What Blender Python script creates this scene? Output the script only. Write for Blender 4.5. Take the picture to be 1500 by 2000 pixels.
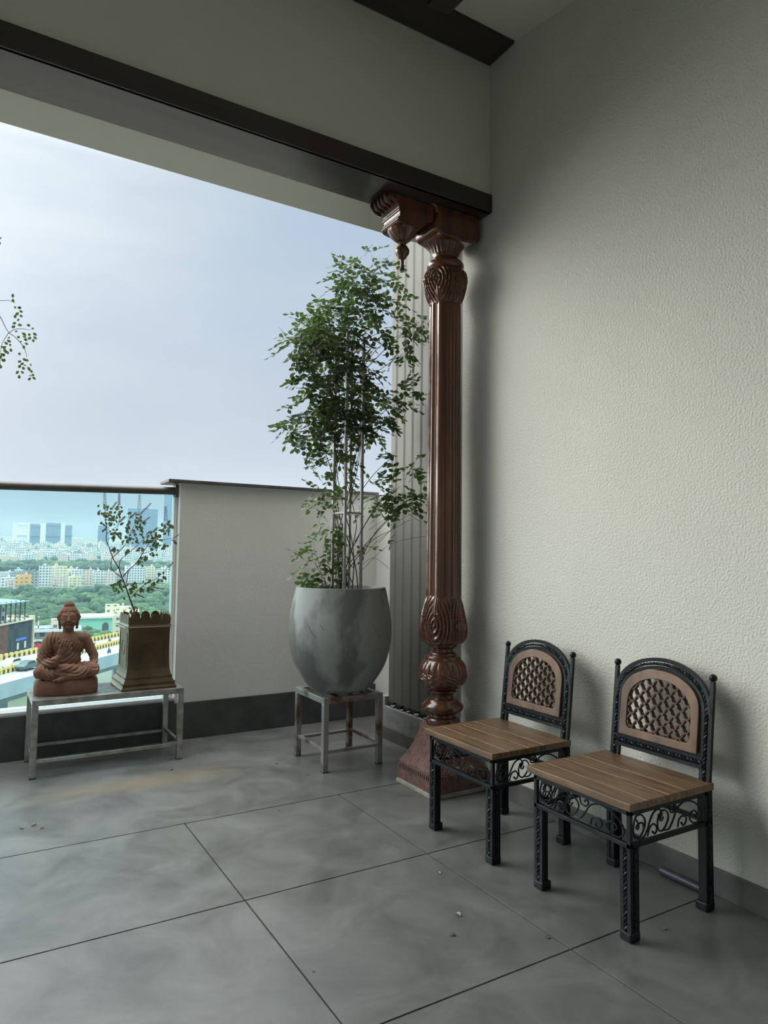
import bpy, bmesh, math, random
from mathutils import Vector, Matrix, noise
random.seed(7)
for o in list(bpy.data.objects): bpy.data.objects.remove(o)
S = bpy.context.scene
C = S.collection
PI = math.pi

# ------------------------------------------------------------------ camera
FPX = 1345.72
YAW, PITCH, ROLL = 0.5389961, 0.06291171, 0.01140763
CAMH = 1.35
cf = Vector((math.sin(YAW)*math.cos(PITCH), math.cos(YAW)*math.cos(PITCH), math.sin(PITCH)))
r0 = Vector((math.cos(YAW), -math.sin(YAW), 0)); u0 = r0.cross(cf)
cr = r0*math.cos(ROLL) + u0*math.sin(ROLL); cu = -r0*math.sin(ROLL) + u0*math.cos(ROLL)
cam = bpy.data.cameras.new('camera'); camo = bpy.data.objects.new('camera', cam); C.objects.link(camo)
cam.sensor_fit = 'HORIZONTAL'; cam.sensor_width = 36; cam.lens = FPX/1500*36
cam.clip_start = 0.05; cam.clip_end = 9000
camo.matrix_world = Matrix(((cr.x, cu.x, -cf.x, 0), (cr.y, cu.y, -cf.y, 0), (cr.z, cu.z, -cf.z, CAMH), (0, 0, 0, 1)))
S.camera = camo

# ------------------------------------------------------------------ world, light, exposure
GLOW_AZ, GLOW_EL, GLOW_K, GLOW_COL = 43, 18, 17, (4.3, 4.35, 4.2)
HAZE = .00028
S.view_settings.view_transform = 'Standard'; S.view_settings.look = 'None'
S.view_settings.gamma = 1; S.view_settings.use_curve_mapping = False
S.view_settings.exposure = 0.0
W = bpy.data.worlds.new('world'); S.world = W; W.use_nodes = True
wn = W.node_tree.nodes; wl = W.node_tree.links; wn.clear()
wo = wn.new('ShaderNodeOutputWorld'); bg = wn.new('ShaderNodeBackground')
tc = wn.new('ShaderNodeTexCoord'); sx = wn.new('ShaderNodeSeparateXYZ')
ramp = wn.new('ShaderNodeValToRGB'); e = ramp.color_ramp
wl.new(tc.outputs['Generated'], sx.inputs[0]); 
mr = wn.new('ShaderNodeMapRange'); mr.inputs['From Min'].default_value = -1; mr.inputs['From Max'].default_value = 1
wl.new(sx.outputs['Z'], mr.inputs['Value']); wl.new(mr.outputs[0], ramp.inputs[0])
def zs(z): return (z+1)/2
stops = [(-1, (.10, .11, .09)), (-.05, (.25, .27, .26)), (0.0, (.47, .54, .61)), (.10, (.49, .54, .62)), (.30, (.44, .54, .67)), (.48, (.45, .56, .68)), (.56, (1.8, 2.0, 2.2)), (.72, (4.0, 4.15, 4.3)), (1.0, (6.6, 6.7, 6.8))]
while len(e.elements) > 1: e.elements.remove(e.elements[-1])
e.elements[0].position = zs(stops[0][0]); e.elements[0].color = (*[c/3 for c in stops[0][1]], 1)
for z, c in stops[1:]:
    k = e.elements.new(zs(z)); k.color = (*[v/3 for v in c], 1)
# soft clouds
mp = wn.new('ShaderNodeMapping'); mp.inputs['Scale'].default_value = (1, 1, 3.2)
wl.new(tc.outputs['Generated'], mp.inputs[0])
nz = wn.new('ShaderNodeTexNoise'); nz.inputs['Scale'].default_value = 2.3; nz.inputs['Detail'].default_value = 6; nz.inputs['Roughness'].default_value = .48
wl.new(mp.outputs[0], nz.inputs['Vector'])
cm = wn.new('ShaderNodeMapRange'); cm.inputs['From Min'].default_value = .40; cm.inputs['From Max'].default_value = .68
cm.inputs['To Min'].default_value = 0; cm.inputs['To Max'].default_value = 0.65
wl.new(nz.outputs['Fac'], cm.inputs['Value'])
mx = wn.new('ShaderNodeMix'); mx.data_type = 'RGBA'; mx.blend_type = 'MIX'
cl2 = wn.new('ShaderNodeVectorMath'); cl2.operation = 'SCALE'; cl2.inputs['Scale'].default_value = 1.0
wl.new(ramp.outputs[0], cl2.inputs[0])
brt = wn.new('ShaderNodeVectorMath'); brt.operation = 'MULTIPLY'; brt.inputs[1].default_value = (1.22, 1.14, 1.06)
wl.new(ramp.outputs[0], brt.inputs[0])
wl.new(cm.outputs[0], mx.inputs[0]); wl.new(cl2.outputs[0], mx.inputs[6]); wl.new(brt.outputs[0], mx.inputs[7])
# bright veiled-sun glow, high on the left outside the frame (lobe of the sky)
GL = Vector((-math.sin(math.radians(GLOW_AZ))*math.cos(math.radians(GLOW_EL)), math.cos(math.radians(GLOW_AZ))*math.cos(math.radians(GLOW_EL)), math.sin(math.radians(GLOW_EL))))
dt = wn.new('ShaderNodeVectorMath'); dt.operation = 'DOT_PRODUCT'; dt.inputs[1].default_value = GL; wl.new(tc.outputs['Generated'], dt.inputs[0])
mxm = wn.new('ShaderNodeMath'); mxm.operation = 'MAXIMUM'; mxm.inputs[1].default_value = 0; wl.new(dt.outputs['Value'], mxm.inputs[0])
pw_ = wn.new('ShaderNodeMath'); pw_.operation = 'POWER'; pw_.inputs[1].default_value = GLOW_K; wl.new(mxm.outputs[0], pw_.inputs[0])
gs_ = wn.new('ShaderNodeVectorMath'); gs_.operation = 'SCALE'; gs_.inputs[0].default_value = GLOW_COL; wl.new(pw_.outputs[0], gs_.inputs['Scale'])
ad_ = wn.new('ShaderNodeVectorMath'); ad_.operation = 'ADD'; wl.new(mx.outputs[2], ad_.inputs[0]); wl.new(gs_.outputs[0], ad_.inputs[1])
# brighter cloud bank in the upper left of the view
d2 = wn.new('ShaderNodeVectorMath'); d2.operation = 'DOT_PRODUCT'; d2.inputs[1].default_value = (.02, .876, .482); wl.new(tc.outputs['Generated'], d2.inputs[0])
m2 = wn.new('ShaderNodeMath'); m2.operation = 'MAXIMUM'; m2.inputs[1].default_value = 0; wl.new(d2.outputs['Value'], m2.inputs[0])
p2 = wn.new('ShaderNodeMath'); p2.operation = 'POWER'; p2.inputs[1].default_value = 45; wl.new(m2.outputs[0], p2.inputs[0])
n2 = wn.new('ShaderNodeMath'); n2.operation = 'MULTIPLY'; wl.new(p2.outputs[0], n2.inputs[0]); wl.new(nz.outputs['Fac'], n2.inputs[1])
s2 = wn.new('ShaderNodeVectorMath'); s2.operation = 'SCALE'; s2.inputs[0].default_value = (.21, .19, .15); wl.new(n2.outputs[0], s2.inputs['Scale'])
a2 = wn.new('ShaderNodeVectorMath'); a2.operation = 'ADD'; wl.new(ad_.outputs[0], a2.inputs[0]); wl.new(s2.outputs[0], a2.inputs[1])
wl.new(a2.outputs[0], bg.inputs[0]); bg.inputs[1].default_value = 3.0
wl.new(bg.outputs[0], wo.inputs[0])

def area(name, loc, target, sx_, sy_, power, col=(1, 1, 1)):
    l = bpy.data.lights.new(name, 'AREA'); l.shape = 'RECTANGLE'; l.size = sx_; l.size_y = sy_; l.energy = power; l.color = col
    o = bpy.data.objects.new(name, l); C.objects.link(o); o.location = loc
    o.rotation_euler = (Vector(target)-Vector(loc)).to_track_quat('-Z', 'Y').to_euler(); return o

# ------------------------------------------------------------------ materials
def mat(name, col, rough=.6, metal=0, spec=.5, noise_s=None, noise_amt=.15, col2=None, bump=0, bump_s=60, coat=0, detail=5, stretch=None, cutoff=(.35, .65)):
    m = bpy.data.materials.new(name); m.use_nodes = True
    n = m.node_tree.nodes; l = m.node_tree.links; b = n['Principled BSDF']
    b.inputs['Base Color'].default_value = (*col, 1); b.inputs['Roughness'].default_value = rough
    b.inputs['Metallic'].default_value = metal; b.inputs['Specular IOR Level'].default_value = spec
    b.inputs['Coat Weight'].default_value = coat; b.inputs['Coat Roughness'].default_value = .12
    t = n.new('ShaderNodeTexCoord'); mpn = n.new('ShaderNodeMapping'); l.new(t.outputs['Object'], mpn.inputs[0])
    if stretch: mpn.inputs['Scale'].default_value = stretch
    if noise_s:
        nn = n.new('ShaderNodeTexNoise'); nn.inputs['Scale'].default_value = noise_s; nn.inputs['Detail'].default_value = detail
        l.new(mpn.outputs[0], nn.inputs['Vector'])
        rr = n.new('ShaderNodeValToRGB'); rr.color_ramp.elements[0].position = cutoff[0]; rr.color_ramp.elements[1].position = cutoff[1]
        c2 = col2 if col2 else tuple(c*(1-noise_amt) for c in col)
        rr.color_ramp.elements[0].color = (*c2, 1); rr.color_ramp.elements[1].color = (*col, 1)
        l.new(nn.outputs['Fac'], rr.inputs[0]); l.new(rr.outputs[0], b.inputs['Base Color'])
    if bump:
        bn = n.new('ShaderNodeTexNoise'); bn.inputs['Scale'].default_value = bump_s; bn.inputs['Detail'].default_value = 4
        l.new(mpn.outputs[0], bn.inputs['Vector'])
        bb = n.new('ShaderNodeBump'); bb.inputs['Strength'].default_value = bump; bb.inputs['Distance'].default_value = .01
        l.new(bn.outputs['Fac'], bb.inputs['Height']); l.new(bb.outputs[0], b.inputs['Normal'])
    return m
M = {}
M['plaster'] = mat('textured cream plaster', (.63, .625, .56), .75, bump=.55, bump_s=95, noise_s=1.3, noise_amt=.06)
M['lintel'] = mat('smooth cream plaster', (.70, .695, .62), .8, bump=.12, bump_s=60, noise_s=1.1, noise_amt=.06)
M['parapet'] = mat('parapet paint', (.76, .755, .71), .8, bump=.1, bump_s=40, noise_s=1.6, noise_amt=.09)
M['granite'] = mat('dark grey stone skirting', (.075, .08, .078), .5, noise_s=7, noise_amt=.35, bump=.05)
M['skirt'] = mat('grey stone skirting', (.15, .15, .14), .5, noise_s=7, noise_amt=.35, bump=.05)
M['ledge'] = mat('concrete ledge', (.36, .38, .36), .8, noise_s=9, noise_amt=.35, bump=.35, bump_s=50)
M['dark'] = mat('hollow shade paint', (.015, .015, .012), .9)
M['steel'] = mat('brushed steel', (.50, .51, .50), .38, metal=.85, noise_s=14, col2=(.30, .28, .25), bump=.05, bump_s=80)
M['galv'] = mat('galvanised light steel', (.55, .56, .56), .4, noise_s=20, noise_amt=.3)
M['rust'] = mat('brushed steel with rust', (.46, .46, .44), .42, metal=.8, noise_s=7, col2=(.20, .13, .09), cutoff=(.38, .52))
M['wood'] = mat('polished teak', (.145, .048, .019), .24, noise_s=10, col2=(.055, .018, .009), stretch=(1, 1, .12), coat=.6, spec=.5)
M['beamwood'] = mat('dark stained beam wood', (.045, .030, .026), .34, noise_s=9, col2=(.026, .018, .017), stretch=(.15, 1, 1), coat=.25)
M['plinth'] = mat('red carved stone', (.20, .105, .085), .75, noise_s=26, col2=(.12, .065, .055), bump=.5, bump_s=60)
M['mortar'] = mat('pale mortar', (.40, .37, .31), .9, noise_s=20, noise_amt=.3)
M['iron'] = mat('black painted iron', (.007, .009, .012), .40, spec=.28, bump=.08, bump_s=70)
M['seat'] = mat('brown seat boards', (.20, .115, .056), .42, noise_s=9, col2=(.062, .033, .016), stretch=(5, .45, 3), cutoff=(.3, .6), bump=.12, bump_s=30, coat=.15)
M['panelwood'] = mat('carved mango wood', (.19, .105, .06), .5, noise_s=14, col2=(.075, .038, .022), stretch=(1, 1, .3), bump=.08)
M['fretwood'] = mat('dark carved fretwork', (.13, .075, .048), .5, noise_s=20, col2=(.08, .04, .026))
M['concrete'] = mat('grey concrete pot', (.33, .35, .335), .7, noise_s=3.4, col2=(.15, .16, .155), cutoff=(.42, .52), stretch=(1, 1, .55), bump=.12, bump_s=45)
M['soil'] = mat('dark soil', (.05, .035, .025), .95, bump=.8, bump_s=40)
M['terra'] = mat('terracotta', (.26, .135, .085), .8, noise_s=9, col2=(.175, .09, .058), bump=.2, bump_s=70)
M['brass'] = mat('aged brass sheet', (.155, .115, .07), .42, metal=.7, noise_s=5, col2=(.09, .062, .038), bump=.05)
M['wire'] = mat('galvanised rim', (.55, .5, .42), .35, metal=.9)
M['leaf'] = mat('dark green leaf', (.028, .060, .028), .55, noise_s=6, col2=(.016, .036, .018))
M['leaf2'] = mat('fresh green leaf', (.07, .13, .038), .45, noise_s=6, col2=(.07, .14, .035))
M['leaf3'] = mat('basil leaf', (.10, .14, .05), .5, noise_s=9, col2=(.055, .08, .03))
M['stem'] = mat('brown twig', (.13, .085, .055), .8)
M['spike'] = mat('dried flower spike', (.11, .07, .065), .8)
M['dry'] = mat('dry leaf', (.42, .38, .28), .7, noise_s=60, col2=(.22, .17, .11))
M['white'] = mat('white painted metal', (.75, .77, .76), .4)
M['rail'] = mat('dark metal rail', (.12, .115, .11), .45, metal=.3, noise_s=5, noise_amt=.3)
M['coping'] = mat('dark stone coping', (.10, .09, .10), .5, noise_s=9, noise_amt=.3)
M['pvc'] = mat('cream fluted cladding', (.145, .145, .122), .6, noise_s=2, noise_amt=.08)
for k in ('leaf', 'leaf2', 'leaf3'):   # thin leaves let some light through
    n = M[k].node_tree.nodes; l = M[k].node_tree.links; b = n['Principled BSDF']; out = n['Material Output']
    tr = n.new('ShaderNodeBsdfTranslucent'); tr.inputs[0].default_value = (.20, .34, .07, 1) if k != 'leaf3' else (.2, .26, .07, 1)
    ms = n.new('ShaderNodeMixShader'); ms.inputs[0].default_value = .14
    l.new(b.outputs[0], ms.inputs[1]); l.new(tr.outputs[0], ms.inputs[2]); l.new(ms.outputs[0], out.inputs[0])
# floor tile stone
def floor_mat():
    m = bpy.data.materials.new('grey stone look tile'); m.use_nodes = True; n = m.node_tree.nodes; l = m.node_tree.links; b = n['Principled BSDF']
    t = n.new('ShaderNodeTexCoord')
    a = n.new('ShaderNodeTexNoise'); a.inputs['Scale'].default_value = 3.2; a.inputs['Detail'].default_value = 12; a.inputs['Roughness'].default_value = .68; a.inputs['Distortion'].default_value = .6
    l.new(t.outputs['Object'], a.inputs['Vector'])
    r = n.new('ShaderNodeValToRGB'); r.color_ramp.elements[0].position = .34; r.color_ramp.elements[1].position = .68
    r.color_ramp.elements[0].color = (.09, .093, .087, 1); r.color_ramp.elements[1].color = (.175, .178, .17, 1)
    l.new(a.outputs['Fac'], r.inputs[0])
    # ochre water stain on the terrace, a mark of its own
    d = n.new('ShaderNodeVectorMath'); d.operation = 'SUBTRACT'; d.inputs[1].default_value = (.95, 4.27, 0); l.new(t.outputs['Object'], d.inputs[0])
    sc = n.new('ShaderNodeVectorMath'); sc.operation = 'MULTIPLY'; sc.inputs[1].default_value = (1.1, 4.6, 0); l.new(d.outputs[0], sc.inputs[0])
    ln = n.new('ShaderNodeVectorMath'); ln.operation = 'LENGTH'; l.new(sc.outputs[0], ln.inputs[0])
    nn = n.new('ShaderNodeTexNoise'); nn.inputs['Scale'].default_value = 5; nn.inputs['Detail'].default_value = 5; l.new(t.outputs['Object'], nn.inputs['Vector'])
    ad = n.new('ShaderNodeMath'); ad.operation = 'ADD'; l.new(ln.outputs['Value'], ad.inputs[0]); l.new(nn.outputs['Fac'], ad.inputs[1])
    st = n.new('ShaderNodeMapRange'); st.inputs['From Min'].default_value = .65; st.inputs['From Max'].default_value = 1.35; st.inputs['To Min'].default_value = .55; st.inputs['To Max'].default_value = 0; l.new(ad.outputs[0], st.inputs['Value'])
    mxx = n.new('ShaderNodeMix'); mxx.data_type = 'RGBA'; mxx.inputs[7].default_value = (.26, .215, .13, 1)
    l.new(st.outputs[0], mxx.inputs[0]); l.new(r.outputs[0], mxx.inputs[6]); l.new(mxx.outputs[2], b.inputs['Base Color'])
    rr = n.new('ShaderNodeMapRange'); rr.inputs['From Min'].default_value = .3; rr.inputs['From Max'].default_value = .7; rr.inputs['To Min'].default_value = .30; rr.inputs['To Max'].default_value = .42; b.inputs['Specular IOR Level'].default_value = .9
    l.new(a.outputs['Fac'], rr.inputs['Value']); l.new(rr.outputs[0], b.inputs['Roughness'])
    bn = n.new('ShaderNodeTexNoise'); bn.inputs['Scale'].default_value = 18; bn.inputs['Detail'].default_value = 5; l.new(t.outputs['Object'], bn.inputs['Vector'])
    bb = n.new('ShaderNodeBump'); bb.inputs['Strength'].default_value = .035; bb.inputs['Distance'].default_value = .01; l.new(bn.outputs['Fac'], bb.inputs['Height']); l.new(bb.outputs[0], b.inputs['Normal'])
    return m
M['tile'] = floor_mat()
M['grout'] = mat('brown grout', (.05, .036, .028), .8)
def glass_mat():
    m = bpy.data.materials.new('tinted railing glass'); m.use_nodes = True; n = m.node_tree.nodes; l = m.node_tree.links; n.remove(n['Principled BSDF'])
    tr = n.new('ShaderNodeBsdfTransparent'); tr.inputs[0].default_value = (.80, .93, .94, 1)
    g = n.new('ShaderNodeBsdfGlossy'); g.inputs['Roughness'].default_value = .02; f = n.new('ShaderNodeFresnel'); f.inputs[0].default_value = 1.35
    mm = n.new('ShaderNodeMixShader'); l.new(f.outputs[0], mm.inputs[0]); l.new(tr.outputs[0], mm.inputs[1]); l.new(g.outputs[0], mm.inputs[2]); l.new(mm.outputs[0], n['Material Output'].inputs[0])
    return m
M['glass'] = glass_mat()

# ------------------------------------------------------------------ mesh helpers
class G:
    def __init__(s): s.v = []; s.f = []; s.m = []
    def add(s, vs, fs, mi=0):
        k = len(s.v); s.v += [tuple(v) for v in vs]; s.f += [tuple(i+k for i in f) for f in fs]; s.m += [mi]*len(fs)
    def box(s, x0, x1, y0, y1, z0, z1, mi=0, T=None):
        vs = [Vector((x, y, z)) for z in (z0, z1) for y in (y0, y1) for x in (x0, x1)]
        if T: vs = [T @ v for v in vs]
        s.add(vs, [(0, 2, 3, 1), (4, 5, 7, 6), (0, 1, 5, 4), (2, 6, 7, 3), (0, 4, 6, 2), (1, 3, 7, 5)], mi)
    def bar(s, a, b, w, h=None, up=(0, 0, 1), mi=0):   # rectangular bar between two points
        a = Vector(a); b = Vector(b); h = h or w; d = (b-a).normalized(); upv = Vector(up)
        if abs(d.dot(upv)) > .95: upv = Vector((0, 1, 0))
        x = d.cross(upv).normalized(); y = x.cross(d)
        vs = [p + x*sx_*w/2 + y*sy_*h/2 for p in (a, b) for sx_, sy_ in ((-1, -1), (1, -1), (1, 1), (-1, 1))]
        s.add(vs, [(0, 1, 2, 3), (7, 6, 5, 4), (0, 4, 5, 1), (1, 5, 6, 2), (2, 6, 7, 3), (3, 7, 4, 0)], mi)
    def tube(s, pts, r, n=8, mi=0, cap=True, tw=0):
        pts = [Vector(p) for p in pts]; R = r if isinstance(r, (list, tuple)) else [r]*len(pts)
        k = len(pts); vs = []; prev = None
        for i, p in enumerate(pts):
            d = (pts[min(i+1, k-1)]-pts[max(i-1, 0)])
            d = d.normalized() if d.length > 1e-9 else Vector((0, 0, 1))
            if prev is None: x = d.orthogonal().normalized()
            else:
                x = prev - d*prev.dot(d); x = x.normalized() if x.length > 1e-6 else d.orthogonal().normalized()
            prev = x; y = d.cross(x)
            for j in range(n):
                a = 2*PI*j/n + tw*i; vs.append(p + (x*math.cos(a)+y*math.sin(a))*R[i])
        fs = [(i*n+j, i*n+(j+1) % n, (i+1)*n+(j+1) % n, (i+1)*n+j) for i in range(k-1) for j in range(n)]
        if cap: fs += [tuple(reversed(range(n))), tuple((k-1)*n+j for j in range(n))]
        s.add(vs, fs, mi)
    def lathe(s, prof, n=48, c=(0, 0, 0), mi=0, fn=None, cap=True):   # prof: (r, z)
        vs = []
        for r, z in prof:
            for j in range(n):
                a = 2*PI*j/n; rr = fn(a, z, r) if fn else r
                vs.append((c[0]+rr*math.cos(a), c[1]+rr*math.sin(a), c[2]+z))
        k = len(prof)
        fs = [(i*n+j, i*n+(j+1) % n, (i+1)*n+(j+1) % n, (i+1)*n+j) for i in range(k-1) for j in range(n)]
        if cap: fs += [tuple(reversed(range(n))), tuple((k-1)*n+j for j in range(n))]
        s.add(vs, fs, mi)
    def ball(s, c, r, n=10, sc=(1, 1, 1), mi=0, T=None):
        vs = []; c = Vector(c)
        for i in range(1, n):
            t = PI*i/n
            for j in range(n*2):
                a = PI*j/n; v = Vector((math.sin(t)*math.cos(a)*sc[0]*r, math.sin(t)*math.sin(a)*sc[1]*r, math.cos(t)*sc[2]*r))
                vs.append(c + (T @ v if T else v))
        m = n*2; t1 = Vector((0, 0, r*sc[2])); 
        vs.append(c + (T @ t1 if T else t1)); vs.append(c - (T @ t1 if T else t1))
        fs = [(i*m+j, (i+1)*m+j, (i+1)*m+(j+1) % m, i*m+(j+1) % m) for i in range(n-2) for j in range(m)]
        a = len(vs)-2
        fs += [(a, j, (j+1) % m) for j in range(m)] + [(a+1, (n-2)*m+(j+1) % m, (n-2)*m+j) for j in range(m)]
        s.add(vs, fs, mi)
    def prism(s, poly, axis, a, b, mi=0):    # poly 2-D, extruded along axis between a and b
        def p3(u, v, w): return {'x': (w, u, v), 'y': (u, w, v), 'z': (u, v, w)}[axis]
        n = len(poly); vs = [p3(u, v, a) for u, v in poly]+[p3(u, v, b) for u, v in poly]
        s.add(vs, [tuple(range(n)), tuple(range(2*n-1, n-1, -1))]+[(i, i+n, (i+1) % n+n, (i+1) % n) for i in range(n)], mi)
    def build(s, name, m, parent=None, smooth=False, bevel=0, loc=None, rotz=0, fixn=True, angle=40):
        me = bpy.data.meshes.new(name); me.from_pydata(s.v, [], s.f)
        for k in (m if isinstance(m, (list, tuple)) else [m]): me.materials.append(k)
        me.polygons.foreach_set('material_index', s.m)
        if fixn:
            bm = bmesh.new(); bm.from_mesh(me); bmesh.ops.recalc_face_normals(bm, faces=bm.faces); bm.to_mesh(me); bm.free()
        if smooth:
            me.polygons.foreach_set('use_smooth', [True]*len(me.polygons)); me.set_sharp_from_angle(angle=math.radians(angle))
        me.update(); o = bpy.data.objects.new(name, me); C.objects.link(o)
        if bevel:
            bv = o.modifiers.new('bevel', 'BEVEL'); bv.width = bevel; bv.segments = 2; bv.limit_method = 'ANGLE'
        if parent: o.parent = parent
        if loc: o.location = loc
        if rotz: o.rotation_euler.z = rotz
        return o
def thing(name, label, cat, loc=(0, 0, 0), rotz=0, group=None):
    o = bpy.data.objects.new(name, None); C.objects.link(o); o.empty_display_size = .05
    o.location = loc; o.rotation_euler = (0, 0, rotz); o['label'] = label; o['category'] = cat
    if group: o['group'] = group
    return o
def tag(o, label, cat, group=None, kind=None):
    o['label'] = label; o['category'] = cat
    if group: o['group'] = group
    if kind: o['kind'] = kind
    return o
def struct(name, g, m, label=None, **k):
    o = g.build(name, m, **k); o['kind'] = 'structure'
    if label: o['label'] = label; o['category'] = name.split('_')[0]
    return o
def spline(pts, n=8):     # catmull-rom
    P = [Vector(p) for p in pts]; P = [P[0]*2-P[1]]+P+[P[-1]*2-P[-2]]; out = []
    for i in range(1, len(P)-2):
        for j in range(n):
            t = j/n; a, b, c, d = P[i-1], P[i], P[i+1], P[i+2]
            out.append(.5*((2*b)+(c-a)*t+(2*a-5*b+4*c-d)*t*t+(3*b-a-3*c+d)*t**3))
    out.append(P[-2]); return out
def ray(px, py): return (cr*((px-750)/FPX) - cu*((py-1000)/FPX) + cf)
def atY(px, py, Y): d = ray(px, py); return d*(Y/d.y)+Vector((0, 0, CAMH))
def atZ(px, py, z=0): d = ray(px, py); return d*((z-CAMH)/d.z)+Vector((0, 0, CAMH))
def atD(px, py, D):     # point at horizontal distance D
    d = ray(px, py); return d*(D/math.hypot(d.x, d.y))+Vector((0, 0, CAMH))

# ------------------------------------------------------------------ the setting
XR = 2.64
# floor: slab with grout, tiles on it
g = G(); g.box(-5.0, 3.2, -4.2, 5.3, -.12, -.006, 1)
rows = [(-4.2, -.85), (-.85, .025), (.025, .90), (.90, 1.779), (1.779, 2.655), (2.655, 3.54)]
gap = .007
def tile(x0, x1, y0, y1):
    w = gap/2; b = .0002
    X0, X1, Y0, Y1 = x0+w, x1-w, y0+w, y1-w
    vs = [(X0, Y0, -.006), (X1, Y0, -.006), (X1, Y1, -.006), (X0, Y1, -.006), (X0, Y0, -b), (X1, Y0, -b), (X1, Y1, -b), (X0, Y1, -b),
          (X0+b, Y0+b, 0), (X1-b, Y0+b, 0), (X1-b, Y1-b, 0), (X0+b, Y1-b, 0)]
    fs = [(8, 9, 10, 11)]+[(i, (i+1) % 4, 4+(i+1) % 4, 4+i) for i in range(4)]+[(4+i, 4+(i+1) % 4, 8+(i+1) % 4, 8+i) for i in range(4)]
    g.add(vs, fs, 0)
cols = [1.838-.862*k for k in range(8)]+[-5.0]
for (y0, y1) in rows:
    xs = [3.2, 2.70]+cols
    xs = [2.70]+cols
    for a, b in zip(xs[1:], xs[:-1]): tile(a, b, y0, y1)
tile(-5.0, 3.2, 3.54, 5.3)
struct('floor', g, [M['tile'], M['grout']])
# right wall with a return at the terrace edge
g = G(); g.box(XR, XR+.25, -4.2, 3.46, 0, 5.6); struct('wall_right', g, M['plaster'])
g = G(); g.box(2.99, 3.2, 3.4, 4.47, 0, 4.9); g.box(2.99, 3.2, 4.47, 5.3, 0, 1.868)
g.box(XR+.25, 3.0, 3.2, 3.46, 0, 4.9); struct('wall_terrace', g, M['parapet'])
# lintel wall above the opening
g = G(); g.box(-5.0, XR, 3.194, 3.775, 3.453, 5.6); struct('wall_window_side', g, M['lintel'])
g = G(); g.box(2.56+.08, 2.99, 3.46, 3.775, 3.453, 5.6); struct('wall_corner', g, M['lintel'])
g = G(); g.box(-5.2, -5.0, -4.2, 3.8, 0, 1.3); g.box(-5.2, -5.0, -4.2, 3.8, 3.4, 5.6); g.box(-5.2, -5.0, -4.2, 1.9, 1.3, 3.4); g.box(-5.2, -5.0, 2.7, 3.8, 1.3, 3.4)   # unseen side opening, added to let more sky light in
struct('wall_left', g, M['lintel'])
g = G(); g.box(-5.2, 2.9, -4.4, -4.2, 0, .5); g.box(-5.2, 2.9, -4.4, -4.2, 3.0, 5.6); g.box(-5.2, -3.2, -4.4, -4.2, .5, 3.0); g.box(.9, 2.9, -4.4, -4.2, .5, 3.0)  # unseen opening behind the camera, added as fill from the sky
struct('wall_back', g, M['lintel'])
# ceiling slopes down towards the room
g = G()
for a in (0, .1): pass
y0, z0, y1, z1 = 3.2, 4.425, -4.2, 3.35
zz = lambda y: 4.40-(2.96-y)*.20
g.add([(-5, 3.2, zz(3.2)), (XR, 3.2, zz(3.2)), (XR, -4.2, zz(-4.2)), (-5, -4.2, zz(-4.2)), (-5, 3.2, zz(3.2)+.12), (XR, 3.2, zz(3.2)+.12), (XR, -4.2, zz(-4.2)+.12), (-5, -4.2, zz(-4.2)+.12)],
      [(0, 1, 2, 3), (7, 6, 5, 4), (0, 4, 5, 1), (1, 5, 6, 2), (2, 6, 7, 3), (3, 7, 4, 0)])
struct('ceiling', g, M['lintel'])
# skirting of the right wall, in lengths
g = G()
for a, b in ((-4.2, -.86), (-.855, .895), (.90, 1.776), (1.782, 3.20)): g.box(XR-.012, XR, a, b, 0, .108)
struct('baseboard_right', g, M['skirt'], bevel=.002)
# wooden cladding of the lintel: front fascia and underside board
g = G(); g.box(-5.0, XR-.002, 3.172, 3.476, 3.440, 3.458); g.box(-5.0, XR-.002, 3.168, 3.194, 3.440, 3.553)
struct('trim_1', g, M['beamwood'], bevel=.003)
# parapet
g = G(); g.box(1.31, 2.99, 5.12, 5.32, .265, 1.868); struct('wall_parapet', g, M['parapet'])
g = G(); g.box(1.215, 2.99, 5.085, 5.36, 1.868, 1.89); struct('trim_2', g, M['coping'], bevel=.003)
g = G(); g.box(1.31, 2.99, 5.105, 5.32, 0, .265); struct('baseboard_terrace', g, M['granite'], bevel=.003)
g = G(); g.box(-5.0, 1.31, 5.10, 5.32, 0, .285); struct('trim_3', g, M['granite'], bevel=.003)
g = G(); g.box(-5.0, 1.305, 5.13, 5.30, .285, .305); struct('trim_4', g, M['white'], bevel=.002)
# fluted cladding on the terrace side wall
g = G(); prof = []
Y = 4.475
poly = [(2.99, 4.475)]
k = 0
while Y > 3.50:
    y2 = max(Y-.112, 3.462)
    poly += [(2.735, Y), (2.734, Y-.060), (2.741, Y-.080), (2.741, y2)]
    Y = y2
poly += [(2.99, 3.462)]
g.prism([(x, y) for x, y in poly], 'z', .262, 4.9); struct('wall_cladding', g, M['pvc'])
# low concrete ledge under the cladding, with a broken top edge; near-black blocks paint shade into its holes
g = G(); g.box(2.69, 2.99, 3.462, 4.47, .09, .232)
g.box(2.70, 2.99, 4.47, 4.54, .09, .30)
random.seed(3)
yy = 3.50
while yy < 4.44:
    w = random.uniform(.02, .06); h = random.uniform(.008, .02)
    g.box(2.70, 2.735, yy, yy+w, .232, .232+h, 0); yy += w
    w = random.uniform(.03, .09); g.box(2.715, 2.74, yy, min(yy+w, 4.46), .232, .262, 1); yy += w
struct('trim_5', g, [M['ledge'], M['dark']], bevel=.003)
g = G(); g.box(2.68, 2.99, 3.462, 4.48, 0, .09); struct('baseboard_ledge', g, M['skirt'], bevel=.002)

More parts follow.
